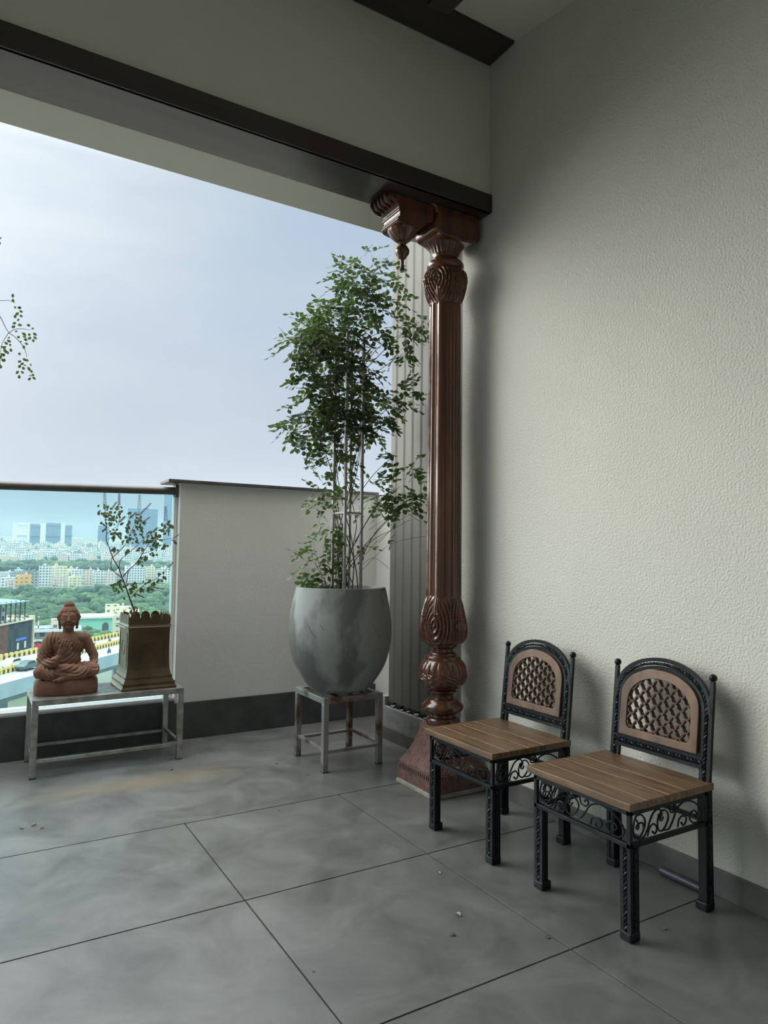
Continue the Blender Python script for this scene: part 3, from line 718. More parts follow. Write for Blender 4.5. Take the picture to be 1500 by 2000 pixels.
# main vines up the trellis
for k in range(7):
    pts = []; x0 = random.uniform(-.12, .10); y0 = random.uniform(-.08, .08); top = random.uniform(1.9, 3.0); a0 = random.uniform(0, 6)
    z = 1.06
    while z < top:
        t = (z-1.06)/.5; rr = .085; b = min(1, t)
        pts.append(Vector((POTC.x+.03+(x0)*(1-b)+b*rr*math.cos(a0+z*3.2), POTC.y-.02+y0*(1-b)+b*rr*math.sin(a0+z*3.2), z))); z += .07
    gs.tube(pts, [.0045-.003*i/len(pts) for i in range(len(pts))], 5)
for k in range(11):   # thin shoots at the soil
    a = Vector((POTC.x+random.uniform(-.16, .02), POTC.y+random.uniform(-.1, .08), 1.05)); b = a+Vector((random.uniform(-.14, .10), random.uniform(-.05, .05), random.uniform(.15, .5)))
    gs.tube(spline([a, (a+b)/2+rv(.025), b], 5), .0020, 4)
# loose bare tendrils
for a, b, m_ in [((700, 1120), (890, 1042), (770, 1060)), ((720, 1035), (820, 1018), (780, 1000)), ((690, 1110), (800, 1015), (745, 1050)), ((705, 1105), (760, 1110), (730, 1090)), ((740, 1060), (835, 1000), (790, 1010)), ((700, 990), (755, 1000), (728, 975)), ((645, 700), (610, 640), (620, 665)), ((712, 500), (728, 478), (722, 484)), ((560, 660), (545, 640), (552, 648)), ((620, 600), (635, 575), (624, 582))]:
    P_ = [atY(a[0], a[1], POTC.y), atY(m_[0], m_[1], POTC.y-.12), atY(b[0], b[1], POTC.y-(.36 if b[0] > 780 else .06))]
    gs.tube(spline(P_, 6), .0015, 4)
for pts in ([(618, 1160), (597, 1200), (608, 1235), (618, 1246)], [(622, 1158), (618, 1200), (632, 1232)], [(697, 1165), (722, 1210), (742, 1246)]):   # vines hanging over the pot front
    P_ = []
    for x, y in pts:
        d = ray(x, y); 
        A = Vector((d.x, d.y)); c2 = Vector((POTC.x, POTC.y)); z0 = None
        # find the pot surface radius at that height
        s_ = 3.9
        while s_ < 5:
            q = d*s_+Vector((0, 0, CAMH)); zz_ = q.z-.455
            pr2 = .343-.13*max(0, (zz_-.40)/.28)**2 if zz_ > .4 else .343-.06*((.4-zz_)/.3)**2
            if (Vector((q.x, q.y))-c2).length < pr2+.006: break
            s_ += .004
        P_.append(q)
    gs.tube(spline(P_, 6), .0012, 4)
def shift(g, o): g.v = [(v[0]-o.x, v[1]-o.y, v[2]-o.z) for v in g.v]; return g
for g_ in (gl, gs): g_.v = [(min(v[0], 2.712), v[1], v[2]) for v in g_.v]     # nothing grows into the cladding
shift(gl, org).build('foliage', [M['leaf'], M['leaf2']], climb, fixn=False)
shift(gs, org).build('stems', M['stem'], climb, smooth=True)

# second climber just outside the left edge; only its hanging shoots come into view
PB = Vector((-.75, 4.25, 0))
p2 = make_pot('grey concrete pot out at the left end of the terrace', PB, 0.0)
c2 = thing('climbing_plant', 'leafy shoots of another climber hanging in at the left edge', 'plant', (PB.x, PB.y, .6)); org2 = Vector((PB.x, PB.y, .6))
gl = G(); gs = G(); random.seed(5)
gs.tube(spline([(PB.x, PB.y, .6), (PB.x+.03, PB.y, 1.5), (PB.x-.02, PB.y-.03, 2.4), (PB.x+.05, PB.y, 3.1)], 8), [.010-.006*i/24 for i in range(25)], 7)
YB = 4.2
def hang(poly, r=.0028):
    pts = spline([atY(x, y, YB+dy) for x, y, dy in poly], 7); gs.tube(pts, [r*(1-.5*i/len(pts)) for i in range(len(pts))], 5); return pts
tipA = atY(-60, 560, YB)
gs.tube(spline([(PB.x+.02, PB.y, 2.2), (PB.x+.25, PB.y-.02, 2.75), tuple(tipA)], 8), [.006-.003*i/16 for i in range(17)], 6)
hang([(-60, 560, 0), (-20, 590, .01), (0, 618, 0), (10, 638, 0), (17, 650, 0)])
hang([(-60, 560, 0), (-20, 580, 0), (0, 587, 0), (18, 587, 0), (30, 592, 0)], .002)
hang([(17, 650, 0), (30, 659, 0), (45, 676, .01), (51, 690, 0), (52, 697, 0)], .002)
hang([(17, 650, 0), (30, 643, 0), (50, 643, 0), (59, 645, 0)], .0018)
hang([(17, 650, 0), (8, 664, 0), (2, 680, 0), (0, 720, 0)], .0018)
def leaves_at(lst, mi=0, L=.026):
    for x, y, ax, ay in lst:
        p = atY(x, y, YB+random.uniform(-.015, .015)); q = atY(x+ax, y+ay, YB+random.uniform(-.02, .02)); d = (q-p)
        leaf_quad(gl, p, d, (ray(x, y)+rv(.4)).normalized(), L*random.uniform(.85, 1.1), L*.62, mi)
leaves_at([(25, 582, 0, -6), (25, 583, 1, 8), (34, 600, 7, 3), (36, 598, 7, 6), (32, 600, -6, 1), (37, 610, -6, 5), (40, 614, 3, 8), (38, 606, 5, 4), (33, 626, 6, -3), (32, 630, -6, 2), (34, 634, 6, 1), (30, 636, -5, 3), (28, 622, 2, -5),
           (35, 648, -5, -1), (42, 650, 6, 3), (38, 656, -4, 5), (44, 656, 7, 3), (46, 662, 6, 2), (42, 666, -4, 3), (48, 670, 5, 2), (46, 674, 1, 8), (62, 640, 4, 4), (60, 652, -5, 3), (64, 650, 6, 4), (61, 658, -5, 4), (65, 657, 5, 4), (65, 662, 0, 7), (60, 636, -6, -1),
           (8, 668, 5, 3), (13, 664, 6, 3), (16, 662, 3, -5), (18, 672, 5, 4), (12, 676, -5, 4), (20, 680, 2, 6), (16, 686, -2, 7), (10, 684, 4, 6), (6, 690, 4, 6), (2, 676, 5, 4), (9, 700, -2, 8), (3, 700, 4, 5), (1, 712, 1, 8), (3, 694, -3, 5), (1, 690, 4, 3), (8, 680, 2, 7),
           (44, 700, 5, 3), (41, 704, -4, 3), (50, 702, 5, 3), (46, 708, -5, 5), (40, 712, -3, 6), (44, 716, 3, 6), (37, 724, -4, 4), (42, 724, 3, 6), (38, 732, -1, 7), (47, 712, 4, 4), (40, 694, -2, -3), (54, 716, 3, 5), (58, 712, 6, 2), (58, 722, 3, 4), (60, 724, 6, 6), (62, 730, 6, 6), (58, 732, 4, 5), (63, 736, 5, 4), (60, 737, -3, 4),
           (-2, 470, 1, 8)])
for k in range(40): sprig(gl, gs, Vector((PB.x+random.uniform(-.22, .22), PB.y+random.uniform(-.2, .2), random.uniform(1.6, 3.2))), rv(), 7, .032)
gs.tube(spline([(PB.x+.05, PB.y, 2.9), (PB.x+.4, PB.y, 3.0), tuple(atY(-12, 462, YB)), tuple(atY(-2, 468, YB))], 6), .002, 5)
shift(gl, org2).build('foliage', M['leaf'], c2, fixn=False); shift(gs, org2).build('stems', M['stem'], c2, smooth=True)

# ------------------------------------------------------------------ square brass planter with holy basil
PL = Vector((1.03, 4.85, .4625)); PSC = .895
pt = thing('square_planter', 'square dark brass planter with scalloped rim on the right of the bench', 'planter', PL, .03); pt.scale = (PSC, PSC, .965)
g = G()
prof = [(.196, 0), (.196, .012), (.190, .020), (.184, .035), (.168, .070), (.158, .10), (.152, .13), (.150, .17), (.149, .25), (.149, .36), (.150, .405), (.158, .418), (.150, .432), (.150, .455)]
vs = []
for r, z in prof: vs += [(-r, -r, z), (r, -r, z), (r, r, z), (-r, r, z)]
inn = [(.138, .455), (.138, .40)]
for r, z in inn: vs += [(-r, -r, z), (r, -r, z), (r, r, z), (-r, r, z)]
K = len(prof)+len(inn)
g.add(vs, [(i*4+j, i*4+(j+1) % 4, (i+1)*4+(j+1) % 4, (i+1)*4+j) for i in range(K-1) for j in range(4)]+[(3, 2, 1, 0), tuple((K-1)*4+j for j in range(4))])
body = g.build('body', M['brass'], pt, bevel=.003)
# raised mouldings on the faces
g = G()
for s_ in range(4):
    T = Matrix.Rotation(s_*PI/2, 4, 'Z')
    for a in (-.112, .112): g.bar(T @ Vector((a, -.150, .14)), T @ Vector((a, -.150, .375)), .005, .004)
    for z in (.14, .375): g.bar(T @ Vector((-.112, -.150, z)), T @ Vector((.112, -.150, z)), .005, .004)
    g.bar(T @ Vector((-.165, -.166, .078)), T @ Vector((.165, -.166, .078)), .008, .008); g.bar(T @ Vector((-.18, -.184, .04)), T @ Vector((.18, -.184, .04)), .008, .008)
    cpts = [T @ Vector((.05*math.cos(k*PI/10), -.150, .27+.05*math.sin(k*PI/10))) for k in range(21)]; g.tube(cpts, .0018, 6, cap=False)
g.build('moulding', M['brass'], body)
g = G()
for s_ in range(4):   # scalloped rim: rounded petals
    T = Matrix.Rotation(s_*PI/2, 4, 'Z')
    for k in range(4):
        cx = -.150+.0375+.075*k; poly = [(cx-.0345, .440), (cx-.0345, .462)]+[(cx-.0345*math.cos(PI*i/10), .462+.040*math.sin(PI*i/10)) for i in range(1, 10)]+[(cx+.0345, .462), (cx+.0345, .440)]
        n = len(poly); vv = [T @ Vector((x, -.152, z)) for x, z in poly]+[T @ Vector((x, -.147-.004*0, z)) for x, z in poly]
        g.add(vv, [tuple(range(n)), tuple(range(2*n-1, n-1, -1))]+[(i, i+n, (i+1) % n+n, (i+1) % n) for i in range(n)])
g.build('scalloped_rim', M['brass'], pt)
g = G(); q = .178
for a, b in (((-q, -q), (q, -q)), ((q, -q), (q, q)), ((q, q), (-q, q)), ((-q, q), (-q, -q))): g.bar((a[0], a[1], .418), (b[0], b[1], .418), .010, .004)
for sx_, sy_ in ((-1, -1), (1, -1), (1, 1), (-1, 1)): g.bar((sx_*.15, sy_*.15, .418), (sx_*q, sy_*q, .418), .006, .003)
g.build('rim_band', M['wire'], pt)
g = G(); g.box(-.137, .137, -.137, .137, .401, .425); g.build('soil', M['soil'], pt)
# holy basil
hb = thing('holy_basil_plant', 'thin branching basil plant with flower spikes in the square planter', 'plant', (PL.x, PL.y, PL.z+.405)); orgb = Vector((PL.x, PL.y, PL.z+.405))
gl = G(); gs = G(); gk = G(); random.seed(11); YB2 = PL.y
def zp(x, y): return (190+x/7.406, 960+y/7.406)
def tw(poly, r0_, r1_, dy0=0, dy1=0):
    n = len(poly); pts = []
    for i, (x, y) in enumerate(poly): a, b = zp(x, y); pts.append(atY(a, b, YB2+dy0+(dy1-dy0)*i/(n-1)+random.uniform(-.006, .006)))
    sp = spline(pts, 5); gs.tube(sp, [r0_+(r1_-r0_)*i/len(sp) for i in range(len(sp))], 6); return sp
tw([(560, 1950), (550, 1820), (520, 1680), (470, 1550), (420, 1400), (360, 1250), (310, 1110), (230, 970), (180, 830), (130, 700), (135, 560), (120, 400), (110, 200)], .0062, .0015, 0, .05)
tw([(360, 1250), (280, 1190), (205, 1110), (205, 1000), (240, 860)], .003, .0015, .01, -.03)
tw([(320, 1130), (325, 1010), (400, 930), (500, 850), (620, 740), (720, 640), (850, 560), (1000, 460)], .003, .0013, .01, .09)
tw([(230, 950), (380, 800), (450, 680), (520, 520), (600, 400), (600, 240)], .0028, .0012, .02, -.06)
tw([(375, 1230), (450, 1140), (560, 1040), (640, 920), (740, 760), (850, 700), (1000, 690), (1110, 670)], .0038, .0012, 0, -.10)
tw([(420, 1330), (435, 1230), (455, 1130)], .003, .003)
tw([(490, 1540), (560, 1460), (680, 1350), (800, 1290), (900, 1220), (1030, 1090), (1090, 1030)], .003, .001, 0, .08)
tw([(430, 1330), (560, 1360), (650, 1340)], .0018, .001, 0, -.05)
tw([(140, 700), (250, 620), (310, 450), (320, 300), (315, 150)], .002, .001, .03, -.02)
tw([(140, 610), (220, 560), (330, 440), (440, 370)], .0018, .001, .03, .08)
tw([(200, 1110), (180, 1130)], .001, .001); tw([(620, 900), (720, 880), (880, 800), (1000, 740)], .0018, .001, -.03, -.07)
def pk(x, y, ang, L=.034, mi=0):
    a, b = zp(x, y); p = atY(a, b, YB2+random.uniform(-.06, .07)); d = cr*math.cos(ang)-Vector((0, 0, 1))*math.sin(ang)+cf*random.uniform(-.4, .4)
    leaf_quad(gl, p, d, (cf+rv(.5)).normalized(), L, L*.62, mi)
cl = [(100, 260, 90, 6), (180, 300, 90, 8), (80, 430, 50, 3), (200, 380, 90, 8), (110, 520, 30, 2), (240, 600, 70, 5), (300, 600, 60, 5), (250, 800, 40, 2), (400, 720, 30, 2), (430, 840, 40, 2), (320, 240, 50, 4), (350, 320, 50, 4), (570, 350, 70, 7), (600, 460, 60, 6), (560, 700, 50, 3), (470, 620, 80, 7), (640, 850, 50, 3), (620, 1020, 30, 2), (700, 960, 40, 3),
      (790, 600, 70, 6), (830, 720, 60, 5), (900, 600, 60, 5), (980, 780, 30, 2), (990, 480, 70, 6), (1050, 500, 40, 2), (880, 740, 60, 5), (820, 880, 50, 4), (770, 810, 30, 2), (340, 1400, 40, 3), (480, 1380, 50, 4), (500, 1460, 30, 2), (630, 1420, 30, 1), (690, 1400, 30, 1), (740, 1400, 30, 2), (820, 1330, 30, 2), (900, 1270, 40, 3), (930, 1190, 40, 3), (770, 1250, 20, 1), (490, 1690, 30, 2), (560, 1680, 30, 2), (380, 1520, 30, 1), (1110, 700, 20, 2), (330, 1280, 40, 2), (540, 1340, 60, 5), (700, 690, 60, 4), (620, 560, 50, 3), (430, 470, 60, 5), (1010, 570, 40, 3), (700, 1310, 30, 2), (570, 1150, 20, 0)]
for x, y, s_, n in cl:
    for k in range(int(n*1.9)): pk(x+random.uniform(-1, 1)*s_, y+random.uniform(-1, 1)*s_, random.uniform(.2, 2.9), random.uniform(.018, .036), 0)
for x, y, a in [(250, 820, 1.6), (430, 870, 1.7), (620, 1010, 1.9), (700, 960, 1.6), (650, 830, 1.3), (640, 1410, 1.7), (740, 1400, 1.6), (820, 1320, 1.5), (980, 780, 1.7)]: pk(x, y-25, a, .042, 0)
for k in range(16): pk(290+random.uniform(-60, 60), 1370+random.uniform(-55, 55), random.uniform(1.2, 3.6), random.uniform(.026, .038), 1)
def spk(x0, y0, x1, y1, n, w=.010):
    gk = G()
    for i in range(n+1):
        t = i/n; a, b = zp(x0+(x1-x0)*t, y0+(y1-y0)*t); p = atY(a, b, YB2)
        for s_ in (-1, 1): gk.ball(p+cr*s_*w*(.40*(1-t)+.45), .0036, 4, sc=(1.7, 1, .6))
        if i < n: a2, b2 = zp(x0+(x1-x0)*(i+1)/n, y0+(y1-y0)*(i+1)/n); gk.tube([p, atY(a2, b2, YB2)], .0008, 4)
    shift(gk, orgb).build('flower_spike', M['spike'], hb)
for s_ in [(110, 200, 105, 20, 9), (315, 190, 318, 35, 11, .006), (605, 240, 612, 55, 8), (990, 420, 990, 215, 12), (205, 260, 275, 155, 8, .006), (620, 330, 770, 175, 12, .006), (640, 460, 760, 370, 8, .006), (320, 440, 400, 360, 8, .006), (480, 380, 560, 300, 8, .006), (800, 590, 870, 520, 7, .006), (1040, 1090, 1090, 1025, 5, .006), (780, 1380, 960, 1410, 9, .006), (560, 1480, 670, 1530, 7, .006), (1110, 670, 1180, 620, 4, .004)]: spk(*s_)
shift(gl, orgb).build('foliage', [M['leaf3'], M['leaf2']], hb, fixn=False); shift(gs, orgb).build('stems', M['stem'], hb, smooth=True)

# ------------------------------------------------------------------ terracotta buddha
BU = Vector((.556, 4.835, .4625)); bu = thing('terracotta_statue', 'seated terracotta monk statue with raised hand on the bench', 'statue', BU, -.10); bu.scale = (.93, .93, .945)
g = G()
def stad(z, w, d, n=40):
    return [(math.copysign(abs(math.cos(2*PI*k/n))**.55, math.cos(2*PI*k/n))*w/2, math.copysign(abs(math.sin(2*PI*k/n))**.8, math.sin(2*PI*k/n))*d/2, z) for k in range(n)]
lv = [(.0, .392, .24), (.008, .400, .25), (.04, .402, .25), (.075, .396, .246), (.092, .384, .236), (.100, .36, .215)]
vs = []
for z, w, d in lv: vs += stad(z, w, d)
g.add(vs, [(i*40+j, i*40+(j+1) % 40, (i+1)*40+(j+1) % 40, (i+1)*40+j) for i in range(len(lv)-1) for j in range(40)]+[tuple(reversed(range(40))), tuple(200+j for j in range(40))])
g.build('pedestal', M['terra'], bu, smooth=True, angle=60)
def cone(g, pts, n=14):   # rounded limb: spheres joined by a tapering tube
    P_ = [Vector(p[:3]) for p in pts]; R = [p[3] for p in pts]; g.tube(P_, R, n)
    for p, r in zip(P_, R): g.ball(p, r, 9)
g = G()   # x right in the picture, -y towards the camera
g.ball((0, .01, .135), .11, 14, (1.25, .85, .55))                      # hips
g.ball((-.005, .01, .22), .10, 14, (.92, .72, 1.25))                     # belly
g.ball((0, .012, .315), .10, 14, (1.12, .68, .90))                      # chest
g.ball((-.055, .012, .355), .055, 12, (1.2, .9, .75)); g.ball((.06, .012, .355), .055, 12, (1.2, .9, .75))
cone(g, [(0, .015, .37, .038), (0, .010, .43, .034)])                   # neck
g.ball((0, -.004, .492), .06, 18, (.93, 1.02, 1.28))                      # head
g.ball((0, -.018, .463), .045, 14, (.92, .92, .85)); g.ball((0, -.052, .436), .016, 10, (1.2, .8, .8))   # jaw, chin
g.ball((-.023, -.045, .468), .017, 10); g.ball((.023, -.045, .468), .017, 10)    # cheeks
cone(g, [(0, -.060, .508, .0055), (0, -.070, .482, .0085), (0, -.064, .477, .009)])   # nose
g.ball((-.009, -.063, .477), .005, 8); g.ball((.009, -.063, .477), .005, 8)
g.ball((0, -.0605, .459), .009, 10, (1.7, .7, .42)); g.ball((0, -.0585, .4525), .008, 10, (1.4, .7, .5))   # lips
for s_ in (-1, 1):
    cone(g, [(s_*.038, -.047, .513, .0030), (s_*.024, -.0565, .518, .0034), (s_*.009, -.0605, .511, .0034)])  # brows
    g.ball((s_*.024, -.0535, .499), .0085, 10, (1.35, .5, .5))                              # closed eyelids
    cone(g, [(s_*.058, .004, .520, .010), (s_*.066, .006, .500, .012), (s_*.058, .004, .475, .008), (s_*.055, .002, .445, .009), (s_*.052, .0, .425, .008)])   # long ears
# right arm (picture left) raised, palm forward
cone(g, [(-.098, .018, .352, .050), (-.128, .015, .29, .050), (-.142, .0, .225, .046), (-.138, -.02, .19, .040)])
cone(g, [(-.138, -.02, .19, .040), (-.098, -.080, .205, .035), (-.060, -.120, .235, .026), (-.043, -.130, .255, .021)])
# draped sleeve falling from the forearm
g.ball((-.115, -.03, .175), .05, 10, (1.1, 1.0, .9))
# hand
g.ball((-.030, -.134, .285), .038, 12, (.85, .42, 1.15), T=Matrix.Rotation(.28, 3, 'Y'))
hd = Vector((math.sin(.32), 0, math.cos(.32))); hx = Vector((math.cos(.32), 0, -math.sin(.32))); hc = Vector((-.022, -.137, .303))
for k, (o_, L_) in enumerate(((-.026, .052), (-.009, .062), (.008, .060), (.024, .046))):
    a = hc+hx*o_; cone(g, [(*a, .0088), (*(a+hd*L_*.5+Vector((0, -.002, 0))), .0080), (*(a+hd*L_+Vector((0, .002, 0))), .0066)], 8)
cone(g, [(-.010, -.137, .266, .011), (.013, -.143, .284, .0088), (.021, -.143, .305, .0072)], 8)
# left arm (picture right) to the knee
cone(g, [(.100, .015, .352, .044), (.138, .012, .295, .034), (.166, .0, .238, .031), (.170, -.022, .20, .026), (.168, -.055, .182, .020)])
g.ball((.172, -.080, .170), .022, 10, (1.0, 1.3, .62))
for k in range(4): cone(g, [(.160+.0095*k, -.092, .168, .0066), (.161+.0095*k, -.112, .152, .0062), (.162+.0095*k, -.114, .128, .0054)], 8)
cone(g, [(.155, -.075, .168, .0075), (.147, -.097, .150, .0066), (.146, -.103, .136, .0056)], 8)
# folded legs
cone(g, [(-.06, .01, .135, .062), (-.125, -.035, .150, .054), (-.155, -.065, .152, .047)])
cone(g, [(.06, .01, .135, .062), (.125, -.035, .150, .054), (.158, -.062, .152, .047)])
cone(g, [(-.155, -.065, .148, .045), (-.09, -.095, .132, .038), (-.02, -.092, .122, .030)])
cone(g, [(.158, -.062, .148, .045), (.09, -.090, .132, .038), (.02, -.095, .120, .027), (-.02, -.108, .108, .017)])
cone(g, [(-.02, -.108, .112, .018), (-.036, -.122, .106, .017), (-.048, -.130, .102, .014)])
for k in range(5): a = Vector((-.052-.003*k, -.120-.0045*k, .104)); cone(g, [(*a, .0062), (*(a+Vector((-.014, -.006, -.001))), .0050)], 7)
# drape between the knees
g.ball((0, -.065, .155), .08, 12, (1.55, .55, .50))
fig = g.build('figure', M['terra'], None, fixn=True)
rm = fig.modifiers.new('remesh', 'REMESH'); rm.mode = 'VOXEL'; rm.voxel_size = .0027
sm = fig.modifiers.new('smooth', 'SMOOTH'); sm.iterations = 3; sm.factor = .5
dg = bpy.context.evaluated_depsgraph_get(); me = bpy.data.meshes.new_from_object(fig.evaluated_get(dg)); bpy.data.objects.remove(fig)
# robe folds carved as displacement along the normal
me.update()
def seg(p, a, b):
    t = max(0, min(1, (p-a).dot(b-a)/(b-a).length_squared)); return (p-(a+(b-a)*t)).length
nrm = [v.normal.copy() for v in me.vertices]; newco = [v.co.copy() for v in me.vertices]
for vi in range(len(newco)):
    p = newco[vi]; amp = 0; ph = 0
    if p.z > .41 or p.z < .09: continue
    if abs(p.x) < .062 and p.z > .345: continue
    hand = (p-Vector((-.02, -.13, .30))).length < .075 or (p.y < -.09 and -.075 < p.x < .04 and p.z > .235)
    lhand = p.x > .138 and p.y < -.05 and p.z < .20
    armr = p.x > .095 and p.z > .215
    foot = p.y < -.10 and p.x < .03 and p.x > -.075 and p.z < .135
    if hand or lhand or armr or foot: continue
    if p.x < -.06 and p.z > .195:        # sleeve and shoulder: arcs round the neck
        ph = (p-Vector((.03, 0, .33))).length/.0145 if p.z > .27 else (p-Vector((-.03, -.05, .36))).length/.0135; amp = .0040
    elif p.z > .19 or abs(p.x) < .09 and p.z > .15 and p.y > -.12:   # torso: swags hung from the picture-left shoulder
        if p.x > .02 and p.z > .33: continue
        ph = math.hypot(p.x+.09-(.42-p.z)*.12, (p.z-.44)*.75)/.0135; amp = .0032
    else:       # knees
        kx = -.165 if p.x < 0 else .17
        ph = math.hypot(p.x-kx*.25, p.z-.215)/.0155 if p.x > 0 else math.hypot(p.x+.03, p.z-.20)/.0155; amp = .0038
    s_ = math.sin(ph*2*PI*.72)
    newco[vi] = p+nrm[vi]*amp*(s_ if s_ > 0 else s_*.6)
me.vertices.foreach_set('co', [c for p in newco for c in p]); me.update()
me.materials.clear(); me.materials.append(M['terra']); me.polygons.foreach_set('use_smooth', [True]*len(me.polygons))
fig = bpy.data.objects.new('figure', me); C.objects.link(fig); fig.parent = bu
# hair: curls over the skull and the top knot
g = G(); g.ball((0, .008, .515), .057, 16, (1.0, 1.08, 1.02)); g.ball((0, .010, .572), .030, 12, (1, 1, .85)); random.seed(2)
ga = PI*(3-math.sqrt(5))
for k in range(330):
    z = 1-k/330*1.25; r = math.sqrt(max(0, 1-z*z)); a = ga*k; d = Vector((r*math.cos(a), r*math.sin(a), z))
    p = Vector((0, .006, .505))+Vector((d.x*.0585, d.y*.064, d.z*.069))
    if p.y < -.030 and p.z < .540: continue
    if p.z < .47 or (p.y < .0 and p.z < .515 and abs(p.x) > .03 and p.y < -.02): continue
    g.ball(p, .0070, 5)
for k in range(90):
    z = 1-k/90*1.0; r = math.sqrt(max(0, 1-z*z)); a = ga*k; g.ball((r*math.cos(a)*.030, .010+r*math.sin(a)*.030, .574+z*.027), .0055, 5)
g.build('hair', M['terra'], bu, smooth=True)

# ------------------------------------------------------------------ odds and ends on the floor
g = G(); g.tube([(0, -.10, .0), (0, .09, .0)], .0165, 16); 
o = g.build('metal_pipe', mat('dark blue metal', (.03, .04, .06), .35), loc=(2.596, 1.90, .0168), smooth=True, rotz=.0); tag(o, 'short dark blue pipe lying along the skirting behind the nearest chair', 'pipe')
lv = [(66, 1612, .030, .4, 'biggest curled pale leaf of the three by the left edge of the floor'), (43, 1618, .022, 2.6, 'small pale leaf left of the other two by the left edge of the floor'), (82, 1617, .020, .1, 'thin dry leaf right of the other two by the left edge of the floor'),
      (334, 1503, .024, 0, 'dry leaf on the floor below the right front foot of the bench'), (895, 1787, .030, 1.5, 'upright pale leaf on the tile left of the nearest chair'), (884, 1826, .026, 3.0, 'flat leaf just below the pale one on the middle tile'),
      (858, 1706, .022, 1.4, 'narrow leaf scrap near the tile corner beside the far chair'), (1069, 1831, .022, .2, 'dark leaf beside the joint in front of the nearest chair'), (1297, 1814, .024, .1, 'dark leaf on the shaded tile right of the nearest chair'),
      (15, 1487, .030, .3, 'yellowish leaf against the stone kerb left of the bench'), (612, 1896, .012, 1, 'tiny dark speck of leaf on the middle tile near the long joint'), (540, 1491, .022, .5, 'dry leaf left of the small steel stand'), (600, 1513, .018, .7, 'small dry leaf left of the front foot of the small stand'),
      (672, 1524, .014, 1.6, 'white scrap of leaf right of the front foot of the small stand'), (645, 1549, .014, 1.2, 'white scrap of leaf on the joint below the small stand'), (545, 1583, .014, .6, 'tiny leaf above the joint between stand and bench'), (950, 1655, .018, 1.3, 'pale leaf touching the front leg of the far chair')]
random.seed(4)
for x, y, L_, a, lab in lv:
    p = atZ(x, y, .001); g = G(); L_ *= 1.0
    n = 8; vs = []
    for i in range(n+1):
        t = i/n; w = L_*.26*math.sin(PI*t)**.8; z = .0015+.25*L_*(math.sin(PI*t))*.4; xx = (t-.5)*L_
        vs += [(xx, -w, z+w*.5), (xx, 0, .0012+z*.35), (xx, w, z+w*.5)]
    g.add(vs, [(i*3+j, i*3+j+1, i*3+3+j+1, i*3+3+j) for i in range(n) for j in range(2)])
    vs2 = [(a_, b_, c_+.0006) for a_, b_, c_ in vs]; g.add(vs2, [(i*3+3+j, i*3+3+j+1, i*3+j+1, i*3+j) for i in range(n) for j in range(2)])
    o = g.build('fallen_leaf', M['dry'], loc=(p.x, p.y, 0), rotz=a, fixn=False); tag(o, lab, 'leaf', 'dry leaves scattered on the floor')
# ------------------------------------------------------------------ the town below
TP = [(60, -48), (700, -48), (900, -41), (1300, -20), (1800, 8), (2300, 28), (3000, 58), (3600, 40), (4200, 10)]
def gz(D):
    for (a, za), (b, zb) in zip(TP[:-1], TP[1:]):
        if D <= b: return za+(zb-za)*max(0, D-a)/(b-a)
    return TP[-1][1]
g = G(); na, nd = 60, 60; vs = []
for i in range(nd+1):
    D = 60+4100*(i/nd)**1.5
    for j in range(na+1):
        a = math.radians(-30+100*j/na); p = Vector((D*math.sin(a), D*math.cos(a), 0))
        ridge = 0 if D < 1400 else 14*noise.noise(Vector((a*9, D*.002, 0)))*min(1, (D-1400)/900)
        vs.append((p.x, p.y, gz(D)+ridge))
g.add(vs, [(i*(na+1)+j, i*(na+1)+j+1, (i+1)*(na+1)+j+1, (i+1)*(na+1)+j) for i in range(nd) for j in range(na)])
M['ground'] = mat('city ground', (.10, .15, .07), .95, noise_s=.012, col2=(.20, .20, .18))
o = g.build('terrain', M['ground'], smooth=True); o['kind'] = 'structure'

def win_mat(name, wall, win, bw=3.4, rh=3.2, ms=.95, off=0.0, wn2=None):
    m = bpy.data.materials.new(name); m.use_nodes = True; n = m.node_tree.nodes; l = m.node_tree.links; b = n['Principled BSDF']
    t = n.new('ShaderNodeTexCoord'); s_ = n.new('ShaderNodeSeparateXYZ'); l.new(t.outputs['Object'], s_.inputs[0])
    a = n.new('ShaderNodeMath'); a.operation = 'ADD'; l.new(s_.outputs[0], a.inputs[0]); l.new(s_.outputs[1], a.inputs[1])
    c = n.new('ShaderNodeCombineXYZ'); l.new(a.outputs[0], c.inputs[0]); l.new(s_.outputs[2], c.inputs[1])
    k = n.new('ShaderNodeTexBrick'); k.offset = off; k.squash = 1; k.inputs['Scale'].default_value = 1
    k.inputs['Brick Width'].default_value = bw; k.inputs['Row Height'].default_value = rh; k.inputs['Mortar Size'].default_value = ms; k.inputs['Mortar Smooth'].default_value = 0
    k.inputs['Color1'].default_value = (*win, 1); k.inputs['Color2'].default_value = (*(wn2 or tuple(x*.6 for x in win)), 1); k.inputs['Mortar'].default_value = (*wall, 1)
    l.new(c.outputs[0], k.inputs['Vector'])
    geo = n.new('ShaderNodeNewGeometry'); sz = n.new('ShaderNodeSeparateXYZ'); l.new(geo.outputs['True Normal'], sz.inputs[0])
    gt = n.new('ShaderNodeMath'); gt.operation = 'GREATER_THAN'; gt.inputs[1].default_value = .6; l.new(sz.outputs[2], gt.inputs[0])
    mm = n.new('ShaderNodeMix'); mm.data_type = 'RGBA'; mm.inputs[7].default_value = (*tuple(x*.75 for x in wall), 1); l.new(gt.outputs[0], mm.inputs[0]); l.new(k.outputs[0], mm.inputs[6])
    l.new(mm.outputs[2], b.inputs['Base Color']); b.inputs['Roughness'].default_value = .8
    return m
